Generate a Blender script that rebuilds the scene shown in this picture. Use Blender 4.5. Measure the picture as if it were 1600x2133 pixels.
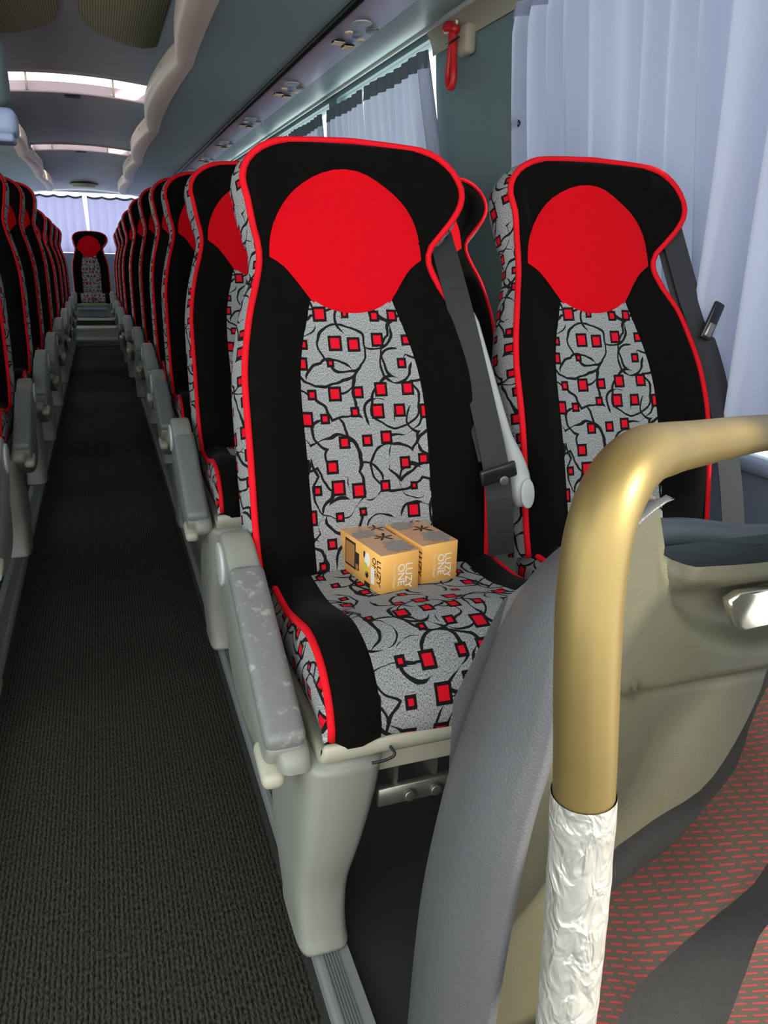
import bpy, bmesh, math, random
from mathutils import Vector, Matrix
random.seed(7)
scn = bpy.context.scene
for o in list(bpy.data.objects):
    bpy.data.objects.remove(o)
col = scn.collection

# ------------------------------------------------------------------ camera
CAMZ = 1.0            # camera height above the aisle carpet
RT = Vector((0.940997, -0.337583, 0.023716))
UP = Vector((0.085579, 0.305177, 0.948443))
FW = Vector((0.327415, 0.890452, -0.316061))
cam = bpy.data.cameras.new('camera')
cam.sensor_fit = 'HORIZONTAL'
cam.sensor_width = 36.0
cam.lens = 1580.0 / 1600.0 * 36.0
cam.clip_start = 0.02
co = bpy.data.objects.new('camera', cam)
col.objects.link(co)
co.matrix_world = Matrix(((RT.x, UP.x, -FW.x, 0), (RT.y, UP.y, -FW.y, 0), (RT.z, UP.z, -FW.z, CAMZ), (0, 0, 0, 1)))
scn.camera = co

# ------------------------------------------------------------------ world, sun, exposure
w = bpy.data.worlds.new('sky'); scn.world = w; w.use_nodes = True
nt = w.node_tree
bg = nt.nodes['Background']
bg.inputs['Color'].default_value = (0.97, 0.985, 1.0, 1)
bg.inputs['Strength'].default_value = 2.9
sun = bpy.data.lights.new('sun', 'SUN'); sun.energy = 6.0; sun.angle = math.radians(5); sun.color = (1.0, 0.93, 0.78)
so = bpy.data.objects.new('sun', sun); col.objects.link(so)
sd = Vector((-0.74, 0.46, -0.50)).normalized()
so.rotation_euler = sd.to_track_quat('-Z', 'Y').to_euler()
scn.view_settings.view_transform = 'Standard'
scn.view_settings.look = 'None'
scn.view_settings.gamma = 1.0
scn.view_settings.use_curve_mapping = False
scn.view_settings.exposure = 0.22

# ------------------------------------------------------------------ materials
def srgb(r, g, b):
    f = lambda c: (c / 255 / 12.92) if c / 255 <= 0.04045 else ((c / 255 + 0.055) / 1.055) ** 2.4
    return (f(r), f(g), f(b), 1)

def nodes(name):
    m = bpy.data.materials.new(name); m.use_nodes = True
    return m, m.node_tree, m.node_tree.nodes['Principled BSDF']

def N(t, kind, **kw):
    n = t.nodes.new(kind)
    for k, v in kw.items():
        setattr(n, k, v)
    return n

def math_(t, op, a, b=None):
    n = N(t, 'ShaderNodeMath', operation=op)
    for i, v in enumerate((a, b)):
        if v is None: continue
        if hasattr(v, 'is_output'): t.links.new(v, n.inputs[i])
        else: n.inputs[i].default_value = v
    return n.outputs[0]

def mixc(t, fac, a, b):
    n = N(t, 'ShaderNodeMix', data_type='RGBA')
    for i, v in ((0, fac), (6, a), (7, b)):
        if hasattr(v, 'is_output'): t.links.new(v, n.inputs[i])
        else: n.inputs[i].default_value = v
    return n.outputs[2]

def plain(name, c, rough=0.5, metal=0.0, vary=0.12, scale=30, bump=0.0, bscale=200, spec=0.5, sheen=0.0, aniso=None):
    m, t, p = nodes(name)
    tc = N(t, 'ShaderNodeTexCoord')
    no = N(t, 'ShaderNodeTexNoise'); no.inputs['Scale'].default_value = scale; no.inputs['Detail'].default_value = 4
    t.links.new(tc.outputs['Object'], no.inputs['Vector'])
    a = tuple(v * (1 - vary) for v in c[:3]) + (1,)
    b = tuple(min(1, v * (1 + vary)) for v in c[:3]) + (1,)
    t.links.new(mixc(t, no.outputs['Fac'], a, b), p.inputs['Base Color'])
    p.inputs['Roughness'].default_value = rough
    p.inputs['Metallic'].default_value = metal
    p.inputs['Specular IOR Level'].default_value = spec
    if sheen:
        p.inputs['Sheen Weight'].default_value = sheen
        p.inputs['Sheen Roughness'].default_value = 0.4
    if bump:
        n2 = N(t, 'ShaderNodeTexNoise'); n2.inputs['Scale'].default_value = bscale; n2.inputs['Detail'].default_value = 3
        t.links.new(tc.outputs['Object'], n2.inputs['Vector'])
        bp = N(t, 'ShaderNodeBump'); bp.inputs['Strength'].default_value = bump; bp.inputs['Distance'].default_value = 0.002
        t.links.new(n2.outputs['Fac'], bp.inputs['Height']); t.links.new(bp.outputs[0], p.inputs['Normal'])
    return m

def pattern(name):
    m, t, p = nodes(name)
    L = t.links.new
    uv = N(t, 'ShaderNodeUVMap')
    sp = N(t, 'ShaderNodeSeparateXYZ'); L(uv.outputs[0], sp.inputs[0])
    S = 1 / 0.043
    ys = math_(t, 'MULTIPLY', sp.outputs[1], S)
    row = math_(t, 'FLOOR', ys)
    wr = N(t, 'ShaderNodeTexWhiteNoise', noise_dimensions='1D'); L(row, wr.inputs['W'])
    xs = math_(t, 'ADD', math_(t, 'MULTIPLY', sp.outputs[0], S), wr.outputs['Value'])
    colx = math_(t, 'FLOOR', xs)
    cb = N(t, 'ShaderNodeCombineXYZ'); L(colx, cb.inputs[0]); L(row, cb.inputs[1])
    wn = N(t, 'ShaderNodeTexWhiteNoise', noise_dimensions='2D'); L(cb.outputs[0], wn.inputs['Vector'])
    sc = N(t, 'ShaderNodeSeparateColor'); L(wn.outputs['Color'], sc.inputs[0])
    fx = math_(t, 'SUBTRACT', math_(t, 'FRACT', xs), 0.5)
    fy = math_(t, 'SUBTRACT', math_(t, 'FRACT', ys), 0.5)
    ox = math_(t, 'MULTIPLY', math_(t, 'SUBTRACT', sc.outputs[0], 0.5), 0.42)
    oy = math_(t, 'MULTIPLY', math_(t, 'SUBTRACT', sc.outputs[1], 0.5), 0.30)
    dx = math_(t, 'ABSOLUTE', math_(t, 'SUBTRACT', fx, ox))
    dy = math_(t, 'MULTIPLY', math_(t, 'ABSOLUTE', math_(t, 'SUBTRACT', fy, oy)), 0.88)
    d = math_(t, 'MAXIMUM', dx, dy)
    size = math_(t, 'ADD', math_(t, 'MULTIPLY', sc.outputs[2], 0.13), 0.055)
    on = math_(t, 'GREATER_THAN', wn.outputs['Value'], 0.18)
    red = math_(t, 'MULTIPLY', math_(t, 'LESS_THAN', d, size), on)
    blk = math_(t, 'MULTIPLY', math_(t, 'LESS_THAN', d, math_(t, 'ADD', size, 0.095)), on)
    # curling dark lines: broken rings round scattered points
    lines = None
    for k, (scl, off, rad, thr) in enumerate(((10.0, 0.0, 0.44, 0.45), (8.0, 5.3, 0.54, 0.47), (13.0, 9.1, 0.40, 0.53))):
        mp = N(t, 'ShaderNodeMapping'); L(uv.outputs[0], mp.inputs[0]); mp.inputs['Location'].default_value = (off, off * 1.7, 0)
        wob = N(t, 'ShaderNodeTexNoise'); wob.inputs['Scale'].default_value = 14; L(mp.outputs[0], wob.inputs['Vector'])
        vo = N(t, 'ShaderNodeTexVoronoi', voronoi_dimensions='2D', feature='F1'); vo.inputs['Scale'].default_value = scl
        L(mp.outputs[0], vo.inputs['Vector'])
        dd = math_(t, 'ADD', vo.outputs['Distance'], math_(t, 'MULTIPLY', math_(t, 'SUBTRACT', wob.outputs['Fac'], 0.5), 0.42))
        ring = math_(t, 'ABSOLUTE', math_(t, 'SUBTRACT', dd, rad))
        msk = N(t, 'ShaderNodeTexNoise'); msk.inputs['Scale'].default_value = 9 + k * 3; L(mp.outputs[0], msk.inputs['Vector'])
        wd = math_(t, 'MULTIPLY', math_(t, 'SUBTRACT', msk.outputs['Fac'], thr - 0.10), 0.022 * scl)
        wd = math_(t, 'MINIMUM', wd, 0.0024 * scl)
        ln = math_(t, 'LESS_THAN', ring, wd)
        lines = ln if lines is None else math_(t, 'MAXIMUM', lines, ln)
    # tweed ground
    mp = N(t, 'ShaderNodeMapping'); L(uv.outputs[0], mp.inputs[0]); mp.inputs['Scale'].default_value = (900, 420, 1)
    tw = N(t, 'ShaderNodeTexNoise'); tw.inputs['Scale'].default_value = 1.0; tw.inputs['Detail'].default_value = 2; L(mp.outputs[0], tw.inputs['Vector'])
    rp = N(t, 'ShaderNodeValToRGB'); L(tw.outputs['Fac'], rp.inputs[0])
    rp.color_ramp.elements[0].position = 0.32; rp.color_ramp.elements[0].color = srgb(78, 81, 82)
    rp.color_ramp.elements[1].position = 0.68; rp.color_ramp.elements[1].color = srgb(186, 188, 184)
    c = mixc(t, lines, rp.outputs[0], srgb(26, 26, 26))
    c = mixc(t, blk, c, srgb(28, 18, 18))
    c = mixc(t, red, c, srgb(214, 12, 36))
    L(c, p.inputs['Base Color'])
    p.inputs['Roughness'].default_value = 0.9
    p.inputs['Specular IOR Level'].default_value = 0.15
    bp = N(t, 'ShaderNodeBump'); bp.inputs['Strength'].default_value = 0.35; bp.inputs['Distance'].default_value = 0.001
    L(tw.outputs['Fac'], bp.inputs['Height']); L(bp.outputs[0], p.inputs['Normal'])
    return m

def carpet(name, c0, c1):
    m, t, p = nodes(name)
    L = t.links.new
    tc = N(t, 'ShaderNodeTexCoord')
    mp = N(t, 'ShaderNodeMapping'); L(tc.outputs['Object'], mp.inputs[0]); mp.inputs['Scale'].default_value = (1, 0.35, 1)
    n1 = N(t, 'ShaderNodeTexNoise'); n1.inputs['Scale'].default_value = 380; n1.inputs['Detail'].default_value = 3; L(mp.outputs[0], n1.inputs['Vector'])
    sp = N(t, 'ShaderNodeSeparateXYZ'); L(tc.outputs['Object'], sp.inputs[0])
    n3 = N(t, 'ShaderNodeTexNoise'); n3.inputs['Scale'].default_value = 90; L(tc.outputs['Object'], n3.inputs['Vector'])
    ph = math_(t, 'ADD', math_(t, 'MULTIPLY', sp.outputs[0], 2 * math.pi / 0.0075), math_(t, 'MULTIPLY', n3.outputs['Fac'], 2.2))
    rib = math_(t, 'ADD', math_(t, 'MULTIPLY', math_(t, 'SINE', ph), 0.5), 0.5)
    h = math_(t, 'ADD', math_(t, 'MULTIPLY', rib, 0.26), math_(t, 'MULTIPLY', n1.outputs['Fac'], 1.2))
    rp = N(t, 'ShaderNodeValToRGB'); L(h, rp.inputs[0])
    rp.color_ramp.elements[0].position = 0.52; rp.color_ramp.elements[0].color = c0
    rp.color_ramp.elements[1].position = 0.95; rp.color_ramp.elements[1].color = c1
    L(rp.outputs[0], p.inputs['Base Color'])
    p.inputs['Roughness'].default_value = 0.95; p.inputs['Specular IOR Level'].default_value = 0.2
    bp = N(t, 'ShaderNodeBump'); bp.inputs['Strength'].default_value = 0.8; bp.inputs['Distance'].default_value = 0.004
    L(h, bp.inputs['Height']); L(bp.outputs[0], p.inputs['Normal'])
    return m

def cloth(name, c, trans, weave=700):
    m, t, p = nodes(name)
    L = t.links.new
    tc = N(t, 'ShaderNodeTexCoord')
    no = N(t, 'ShaderNodeTexNoise'); no.inputs['Scale'].default_value = weave; no.inputs['Detail'].default_value = 2; L(tc.outputs['Object'], no.inputs['Vector'])
    a = tuple(v * 0.86 for v in c[:3]) + (1,); b = tuple(min(1, v * 1.12) for v in c[:3]) + (1,)
    cc = mixc(t, no.outputs['Fac'], a, b)
    L(cc, p.inputs['Base Color']); p.inputs['Roughness'].default_value = 0.85; p.inputs['Specular IOR Level'].default_value = 0.2
    tr = N(t, 'ShaderNodeBsdfTranslucent'); L(cc, tr.inputs['Color'])
    mx = N(t, 'ShaderNodeMixShader'); mx.inputs[0].default_value = trans
    L(p.outputs[0], mx.inputs[1]); L(tr.outputs[0], mx.inputs[2])
    L(mx.outputs[0], t.nodes['Material Output'].inputs[0])
    return m

def glass(name):
    m, t, p = nodes(name)
    L = t.links.new
    tr = N(t, 'ShaderNodeBsdfTransparent'); tr.inputs[0].default_value = (0.80, 0.86, 0.86, 1)
    gl = N(t, 'ShaderNodeBsdfGlossy'); gl.inputs['Roughness'].default_value = 0.02
    mx = N(t, 'ShaderNodeMixShader'); mx.inputs[0].default_value = 0.06
    L(tr.outputs[0], mx.inputs[1]); L(gl.outputs[0], mx.inputs[2]); L(mx.outputs[0], t.nodes['Material Output'].inputs[0])
    return m

def dashes(name):
    """charcoal fabric woven with short red dashes"""
    m, t, p = nodes(name)
    L = t.links.new
    uv = N(t, 'ShaderNodeUVMap')
    sp = N(t, 'ShaderNodeSeparateXYZ'); L(uv.outputs[0], sp.inputs[0])
    ys = math_(t, 'MULTIPLY', sp.outputs[1], 1 / 0.0060)
    row = math_(t, 'FLOOR', ys)
    wr = N(t, 'ShaderNodeTexWhiteNoise', noise_dimensions='1D'); L(row, wr.inputs['W'])
    xs = math_(t, 'ADD', math_(t, 'MULTIPLY', sp.outputs[0], 1 / 0.017), math_(t, 'MULTIPLY', row, 0.37))
    on = math_(t, 'MULTIPLY', math_(t, 'LESS_THAN', math_(t, 'FRACT', ys), 0.30), math_(t, 'LESS_THAN', math_(t, 'FRACT', xs), 0.72))
    no = N(t, 'ShaderNodeTexNoise'); no.inputs['Scale'].default_value = 900; L(uv.outputs[0], no.inputs['Vector'])
    g = mixc(t, no.outputs['Fac'], srgb(62, 54, 46), srgb(104, 90, 78))
    L(mixc(t, on, g, srgb(162, 62, 60)), p.inputs['Base Color'])
    p.inputs['Roughness'].default_value = 0.9; p.inputs['Specular IOR Level'].default_value = 0.2
    bp = N(t, 'ShaderNodeBump'); bp.inputs['Strength'].default_value = 0.5; bp.inputs['Distance'].default_value = 0.001
    L(no.outputs['Fac'], bp.inputs['Height']); L(bp.outputs[0], p.inputs['Normal'])
    return m

def crinkle(name):
    """silvery crumpled film"""
    m, t, p = nodes(name)
    L = t.links.new
    tc = N(t, 'ShaderNodeTexCoord')
    mp = N(t, 'ShaderNodeMapping'); L(tc.outputs['Object'], mp.inputs[0]); mp.inputs['Scale'].default_value = (1, 1, 0.55)
    n1 = N(t, 'ShaderNodeTexNoise'); n1.inputs['Scale'].default_value = 60; n1.inputs['Distortion'].default_value = 1.2; L(mp.outputs[0], n1.inputs['Vector'])
    vo = N(t, 'ShaderNodeTexVoronoi', feature='F1'); vo.inputs['Scale'].default_value = 38
    va = N(t, 'ShaderNodeVectorMath', operation='ADD'); L(mp.outputs[0], va.inputs[0])
    vs = N(t, 'ShaderNodeVectorMath', operation='SCALE'); L(n1.outputs['Color'], vs.inputs[0]); vs.inputs[3].default_value = 0.03; L(vs.outputs[0], va.inputs[1])
    L(va.outputs[0], vo.inputs['Vector'])
    bp = N(t, 'ShaderNodeBump'); bp.inputs['Strength'].default_value = 0.9; bp.inputs['Distance'].default_value = 0.006
    L(vo.outputs['Distance'], bp.inputs['Height']); L(bp.outputs[0], p.inputs['Normal'])
    p.inputs['Base Color'].default_value = srgb(214, 212, 200); p.inputs['Metallic'].default_value = 0.6; p.inputs['Roughness'].default_value = 0.28
    return m

def worn_pad(name):
    m, t, p = nodes(name)
    L = t.links.new
    tc = N(t, 'ShaderNodeTexCoord')
    n1 = N(t, 'ShaderNodeTexNoise'); n1.inputs['Scale'].default_value = 55; n1.inputs['Detail'].default_value = 8; n1.inputs['Roughness'].default_value = 0.7
    L(tc.outputs['Object'], n1.inputs['Vector'])
    rp = N(t, 'ShaderNodeValToRGB'); L(n1.outputs['Fac'], rp.inputs[0])
    rp.color_ramp.elements[0].position = 0.56; rp.color_ramp.elements[0].color = srgb(118, 120, 117)
    rp.color_ramp.elements[1].position = 0.66; rp.color_ramp.elements[1].color = srgb(158, 158, 148)
    L(rp.outputs[0], p.inputs['Base Color']); p.inputs['Roughness'].default_value = 0.48
    return m

def grille_mat(name):
    m, t, p = nodes(name)
    L = t.links.new
    tc = N(t, 'ShaderNodeTexCoord')
    sp = N(t, 'ShaderNodeSeparateXYZ'); L(tc.outputs['Object'], sp.inputs[0])
    wv = math_(t, 'SINE', math_(t, 'MULTIPLY', sp.outputs[0], 2 * math.pi / 0.011))
    f = math_(t, 'GREATER_THAN', wv, 0.1)
    L(mixc(t, f, srgb(150, 143, 106), srgb(196, 188, 148)), p.inputs['Base Color']); p.inputs['Roughness'].default_value = 0.7
    return m

M = {}
M['velvet'] = plain('black_velour', srgb(13, 12, 10), 0.95, vary=0.3, scale=60, spec=0.06, sheen=0.03, bump=0.25, bscale=900)
M['red'] = plain('red_velour', srgb(205, 4, 20), 0.9, vary=0.08, scale=90, spec=0.1, sheen=0.12, bump=0.2, bscale=900)
M['piping'] = plain('red_piping_cord', srgb(222, 14, 30), 0.8, vary=0.06, spec=0.2, bump=0.2, bscale=600)
M['pattern'] = pattern('grey_scroll_fabric')
M['shell'] = plain('grey_back_shell', srgb(120, 122, 118), 0.6)
M['plastic'] = plain('warm_grey_plastic', srgb(140, 142, 131), 0.42, vary=0.05, scale=8, bump=0.05, bscale=500)
M['pad'] = worn_pad('worn_grey_vinyl')
M['pad2'] = plain('grey_vinyl', srgb(122, 126, 126), 0.45, vary=0.06)
M['tray'] = plain('cream_plastic', srgb(176, 173, 152), 0.45, vary=0.05)
M['cap'] = plain('pale_plastic', srgb(182, 186, 182), 0.35, vary=0.04)
M['steel'] = plain('galvanised_steel', srgb(150, 150, 138), 0.38, metal=0.8, vary=0.25, scale=60)
M['rail'] = plain('grey_floor_rail', srgb(128, 132, 130), 0.5, vary=0.10, scale=14)
M['ribs'] = plain('grey_rubber_rib', srgb(112, 114, 116), 0.35, vary=0.10, scale=20)
M['carpet'] = carpet('ribbed_carpet', srgb(11, 11, 10), srgb(72, 69, 58))
M['matting'] = plain('dark_floor_mat', srgb(42, 43, 40), 0.8, vary=0.3, scale=300)
M['ceil'] = plain('ceiling_grey', srgb(196, 197, 204), 0.6, vary=0.05, scale=5)
M['teal'] = plain('teal_grey_panel', srgb(108, 130, 130), 0.5, vary=0.05, scale=5)
M['rack'] = plain('rack_teal_grey', srgb(142, 166, 162), 0.42, vary=0.05, scale=4)
M['trim'] = plain('beige_rack_edge', srgb(236, 214, 196), 0.42, vary=0.05, scale=6)
M['airp'] = plain('metallic_lilac_panel', srgb(196, 188, 204), 0.35, metal=0.3, vary=0.06, scale=6)
M['black'] = plain('black_rubber', srgb(14, 14, 15), 0.45, spec=0.4)
M['beige'] = plain('beige_plastic', srgb(176, 166, 142), 0.5, vary=0.05)
M['curtain'] = cloth('blue_grey_curtain', srgb(165, 169, 188), 0.30)
M['curtain2'] = cloth('lilac_rear_curtain', srgb(192, 184, 222), 0.52)
M['hem'] = plain('curtain_header_grey', srgb(104, 110, 118), 0.85)
M['glass'] = glass('window_glass')
M['redp'] = plain('red_plastic', srgb(212, 34, 38), 0.4, vary=0.05)
M['webbing'] = plain('black_webbing', srgb(40, 40, 42), 0.7, vary=0.15, scale=300, bump=0.3, bscale=700)
M['blackp'] = plain('black_plastic', srgb(28, 29, 31), 0.3)
M['vinyl'] = plain('charcoal_vinyl', srgb(90, 91, 92), 0.40, vary=0.06, scale=10, bump=0.35, bscale=420)
M['panel'] = plain('olive_grey_moulding', srgb(90, 88, 69), 0.55, vary=0.08, scale=40, bump=0.25, bscale=600)
M['tealrim'] = plain('slate_moulding', srgb(70, 78, 82), 0.5)
M['brass'] = plain('worn_brass_tube', srgb(130, 112, 66), 0.44, metal=0.65, vary=0.25, scale=9, bump=0.05, bscale=60)
M['film'] = crinkle('crumpled_film')
M['chrome'] = plain('chrome', srgb(225, 222, 205), 0.18, metal=0.9, vary=0.05)
M['dash'] = dashes('red_dash_fabric')
M['velour2'] = plain('charcoal_velour', srgb(48, 45, 42), 0.95, vary=0.25, scale=200, sheen=0.1, bump=0.3, bscale=700)
M['orange'] = plain('orange_carton', srgb(250, 188, 98), 0.45, vary=0.05, scale=10)
M['peach'] = plain('peach_carton_top', srgb(206, 160, 122), 0.35, vary=0.08, scale=30)
M['white'] = plain('white_print', srgb(250, 246, 236), 0.6, vary=0.02)
M['cream'] = plain('pale_print', srgb(250, 226, 180), 0.6, vary=0.02)
M['dark'] = plain('dark_print', srgb(40, 30, 24), 0.6)
M['petal'] = plain('grey_petal_print', srgb(150, 140, 130), 0.5, vary=0.25, scale=120)
M['yellow'] = plain('yellow_print', srgb(226, 206, 60), 0.6)
M['amber'] = plain('amber_print', srgb(176, 122, 66), 0.5)
M['grille'] = grille_mat('olive_grille')
M['hatch'] = plain('hatch_frame_white', srgb(214, 196, 200), 0.5, vary=0.05)
M['screen'] = plain('pale_blue_monitor', srgb(176, 194, 226), 0.4, vary=0.03)
M['housing'] = plain('grey_green_housing', srgb(92, 106, 106), 0.55, vary=0.05)
M['step'] = plain('cream_step_edge', srgb(196, 196, 180), 0.5)
M['wallgrey'] = plain('blue_grey_wall', srgb(118, 128, 146), 0.6, vary=0.05)

# ------------------------------------------------------------------ mesh helpers
def make(name, verts, faces, mat, parent=None, uv=None, smooth=True, data_only=False):
    me = bpy.data.meshes.new(name)
    me.from_pydata([tuple(v) for v in verts], [], faces)
    if uv is not None:
        ul = me.uv_layers.new(name='UVMap')
        for lp in me.loops:
            ul.data[lp.index].uv = uv[lp.vertex_index]
    me.validate()
    if smooth:
        for p in me.polygons: p.use_smooth = True
    me.materials.append(mat)
    if data_only: return me
    return place(name, me, parent)

def place(name, me, parent=None, loc=(0, 0, 0), rot=(0, 0, 0), scale=(1, 1, 1)):
    o = bpy.data.objects.new(name, me); col.objects.link(o)
    o.location = loc; o.rotation_euler = rot; o.scale = scale
    if parent: o.parent = parent
    return o

def empty(name, loc=(0, 0, 0), rz=0.0):
    o = bpy.data.objects.new(name, None); col.objects.link(o)
    o.location = loc; o.rotation_euler = (0, 0, rz); o.empty_display_size = 0.1
    return o

def tag(o, label, cat, group=None):
    o['label'] = label; o['category'] = cat
    if group: o['group'] = group
    return o

def struct(o, label=None):
    o['kind'] = 'structure'
    if label: o['label'] = label
    return o

def fix_normals(me):
    bm = bmesh.new(); bm.from_mesh(me)
    bmesh.ops.recalc_face_normals(bm, faces=bm.faces)
    bm.to_mesh(me); bm.free()

def grid(nu, nv, f, closed_u=False):
    """f(i,j)->(pos,uv); i in 0..nu, j in 0..nv"""
    V, U, F = [], [], []
    cu = nu if closed_u else nu + 1
    for j in range(nv + 1):
        for i in range(cu):
            p, q = f(i, j); V.append(p); U.append(q)
    for j in range(nv):
        for i in range(nu):
            a = j * cu + i; b = j * cu + (i + 1) % cu
            F.append((a, b, b + cu, a + cu))
    return V, F, U

def tube(pts, r, n=8, caps=True):
    pts = [Vector(p) for p in pts]
    rr = r if isinstance(r, (list, tuple)) else [r] * len(pts)
    V, F = [], []
    prev = None
    for k, p in enumerate(pts):
        d = (pts[min(k + 1, len(pts) - 1)] - pts[max(k - 1, 0)]).normalized()
        if prev is None:
            a = d.orthogonal().normalized()
        else:
            a = (prev - d * prev.dot(d)).normalized()
        prev = a
        b = d.cross(a)
        for i in range(n):
            t = 2 * math.pi * i / n
            V.append(p + (a * math.cos(t) + b * math.sin(t)) * rr[k])
    for k in range(len(pts) - 1):
        for i in range(n):
            F.append((k * n + i, k * n + (i + 1) % n, (k + 1) * n + (i + 1) % n, (k + 1) * n + i))
    if caps:
        F.append(tuple(range(n - 1, -1, -1))); F.append(tuple(range((len(pts) - 1) * n, len(pts) * n)))
    return V, F

def spline(pts, n=6):
    """Catmull-Rom through points"""
    P = [Vector(p) for p in pts]
    out = []
    for k in range(len(P) - 1):
        p0 = P[max(k - 1, 0)]; p1 = P[k]; p2 = P[k + 1]; p3 = P[min(k + 2, len(P) - 1)]
        for s in range(n):
            t = s / n
            out.append(0.5 * ((2 * p1) + (p2 - p0) * t + (2 * p0 - 5 * p1 + 4 * p2 - p3) * t * t + (3 * p1 - p0 - 3 * p2 + p3) * t ** 3))
    out.append(P[-1])
    return out

def resample(pts, n):
    pts = [Vector(p) for p in pts]
    L = [0]
    for a, b in zip(pts, pts[1:]): L.append(L[-1] + (b - a).length)
    out = []
    k = 0
    for i in range(n + 1):
        s = L[-1] * i / n
        while k < len(L) - 2 and L[k + 1] < s: k += 1
        t = 0 if L[k + 1] == L[k] else (s - L[k]) / (L[k + 1] - L[k])
        out.append(pts[k].lerp(pts[k + 1], t))
    return out

def rbox(sx, sy, sz, r, mat, name, seg=3, off=(0, 0, 0)):
    bm = bmesh.new()
    bmesh.ops.create_cube(bm, size=1.0)
    for v in bm.verts: v.co = Vector((v.co.x * sx + off[0], v.co.y * sy + off[1], v.co.z * sz + off[2]))
    if r > 0: bmesh.ops.bevel(bm, geom=list(bm.edges), offset=r, segments=seg, affect='EDGES', profile=0.5)
    me = bpy.data.meshes.new(name); bm.to_mesh(me); bm.free()
    for p in me.polygons: p.use_smooth = r > 0
    me.materials.append(mat)
    return me

def prism(poly, x0, x1, r, mat, name, axis='x', seg=3):
    """extrude polygon [(a,b)] along an axis, bevelling its rim"""
    bm = bmesh.new()
    f = {'x': lambda a, b, c: (c, a, b), 'y': lambda a, b, c: (a, c, b), 'z': lambda a, b, c: (a, b, c)}[axis]
    v0 = [bm.verts.new(f(a, b, x0)) for a, b in poly]
    v1 = [bm.verts.new(f(a, b, x1)) for a, b in poly]
    n = len(poly)
    A = bm.faces.new(v0); B = bm.faces.new(v1[::-1])
    for i in range(n): bm.faces.new((v0[i], v1[i], v1[(i + 1) % n], v0[(i + 1) % n]))
    bmesh.ops.recalc_face_normals(bm, faces=bm.faces)
    if r > 0:
        bmesh.ops.bevel(bm, geom=list(set(A.edges) | set(B.edges)), offset=r, segments=seg, affect='EDGES', profile=0.5)
    me = bpy.data.meshes.new(name); bm.to_mesh(me); bm.free()
    for p in me.polygons: p.use_smooth = r > 0
    me.materials.append(mat)
    return me

def disc(rx, ry, h, mat, name, n=24, r=0.0):
    return prism([(rx * math.cos(2 * math.pi * i / n), ry * math.sin(2 * math.pi * i / n)) for i in range(n)], 0, h, r, mat, name, axis='z', seg=2)

def interp(tab, t):
    if t <= tab[0][0]: return tab[0][1]
    for k in range(len(tab) - 1):
        if t <= tab[k + 1][0]:
            x0, y0 = tab[k]; x1, y1 = tab[k + 1]
            def sl(i):
                if i <= 0 or i >= len(tab) - 1: 
                    i0, i1 = max(i - 1, 0), min(i + 1, len(tab) - 1)
                else: i0, i1 = i - 1, i + 1
                return (tab[i1][1] - tab[i0][1]) / (tab[i1][0] - tab[i0][0])
            h = x1 - x0; s = (t - x0) / h
            return ((2 * s ** 3 - 3 * s ** 2 + 1) * y0 + (s ** 3 - 2 * s ** 2 + s) * h * sl(k) + (-2 * s ** 3 + 3 * s ** 2) * y1 + (s ** 3 - s ** 2) * h * sl(k + 1))
    return tab[-1][1]

def sstep(a, b, x):
    t = max(0, min(1, (x - a) / (b - a))); return t * t * (3 - 2 * t)

Z = CAMZ
XC = -0.046                      # middle of the aisle
mx = lambda x: 2 * XC - x        # mirror to the left half of the bus

# ------------------------------------------------------------------ setting: floor
def slab(name, x0, x1, y0, y1, z0, z1, mat, parent=None):
    return place(name, rbox(x1 - x0, y1 - y0, z1 - z0, 0, mat, name, off=((x0 + x1) / 2, (y0 + y1) / 2, (z0 + z1) / 2)), parent)

RX0, RX1 = 0.203, 0.256
YB = 11.6
struct(slab('floor', mx(RX0) , RX0, -1.2, 9.25, -0.06, 0.0, M['carpet']), 'dark ribbed carpet runner down the aisle')
struct(slab('floor', RX0, 1.40, -1.2, YB, -0.06, 0.035, M['matting']), 'dark floor under the seats right of the aisle')
struct(slab('floor', mx(1.40), mx(RX0), -1.2, YB, -0.06, 0.035, M['matting']), 'dark floor under the seats left of the aisle')
seamo = slab('trim_9', mx(RX0) + 0.002, RX0 - 0.002, 4.98, 4.99, 0.0, 0.004, M['matting']); struct(seamo, 'joint across the aisle carpet')
def rail(sgn, n):
    # sloping side face, ribbed top, flat inner strip
    fx = (lambda x: x) if sgn > 0 else mx
    prof = [(RX0, 0.0), (RX0 + 0.004, 0.050), (RX0 + 0.008, 0.057), (RX1, 0.058), (RX1, 0.034), (RX1 - 0.004, -0.02), (RX0, -0.02)]
    me = prism([(fx(a), b) for a, b in prof], -1.2, 9.25, 0, M['rail'], 'rail', axis='y')
    o = struct(place('trim_%d' % n, me), 'grey floor rail along the %s edge of the aisle' % ('right' if sgn > 0 else 'left'))
    for k in range(6):
        x = RX0 + 0.012 + k * 0.0042
        r = [(x, 0.057), (x + 0.0006, 0.0605), (x + 0.0022, 0.0605), (x + 0.0028, 0.057)]
        place('rib', prism([(fx(a), b) for a, b in r], -1.2, 9.25, 0, M['ribs'], 'rib', axis='y'), o)
rail(1, 1); rail(-1, 2)
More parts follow.
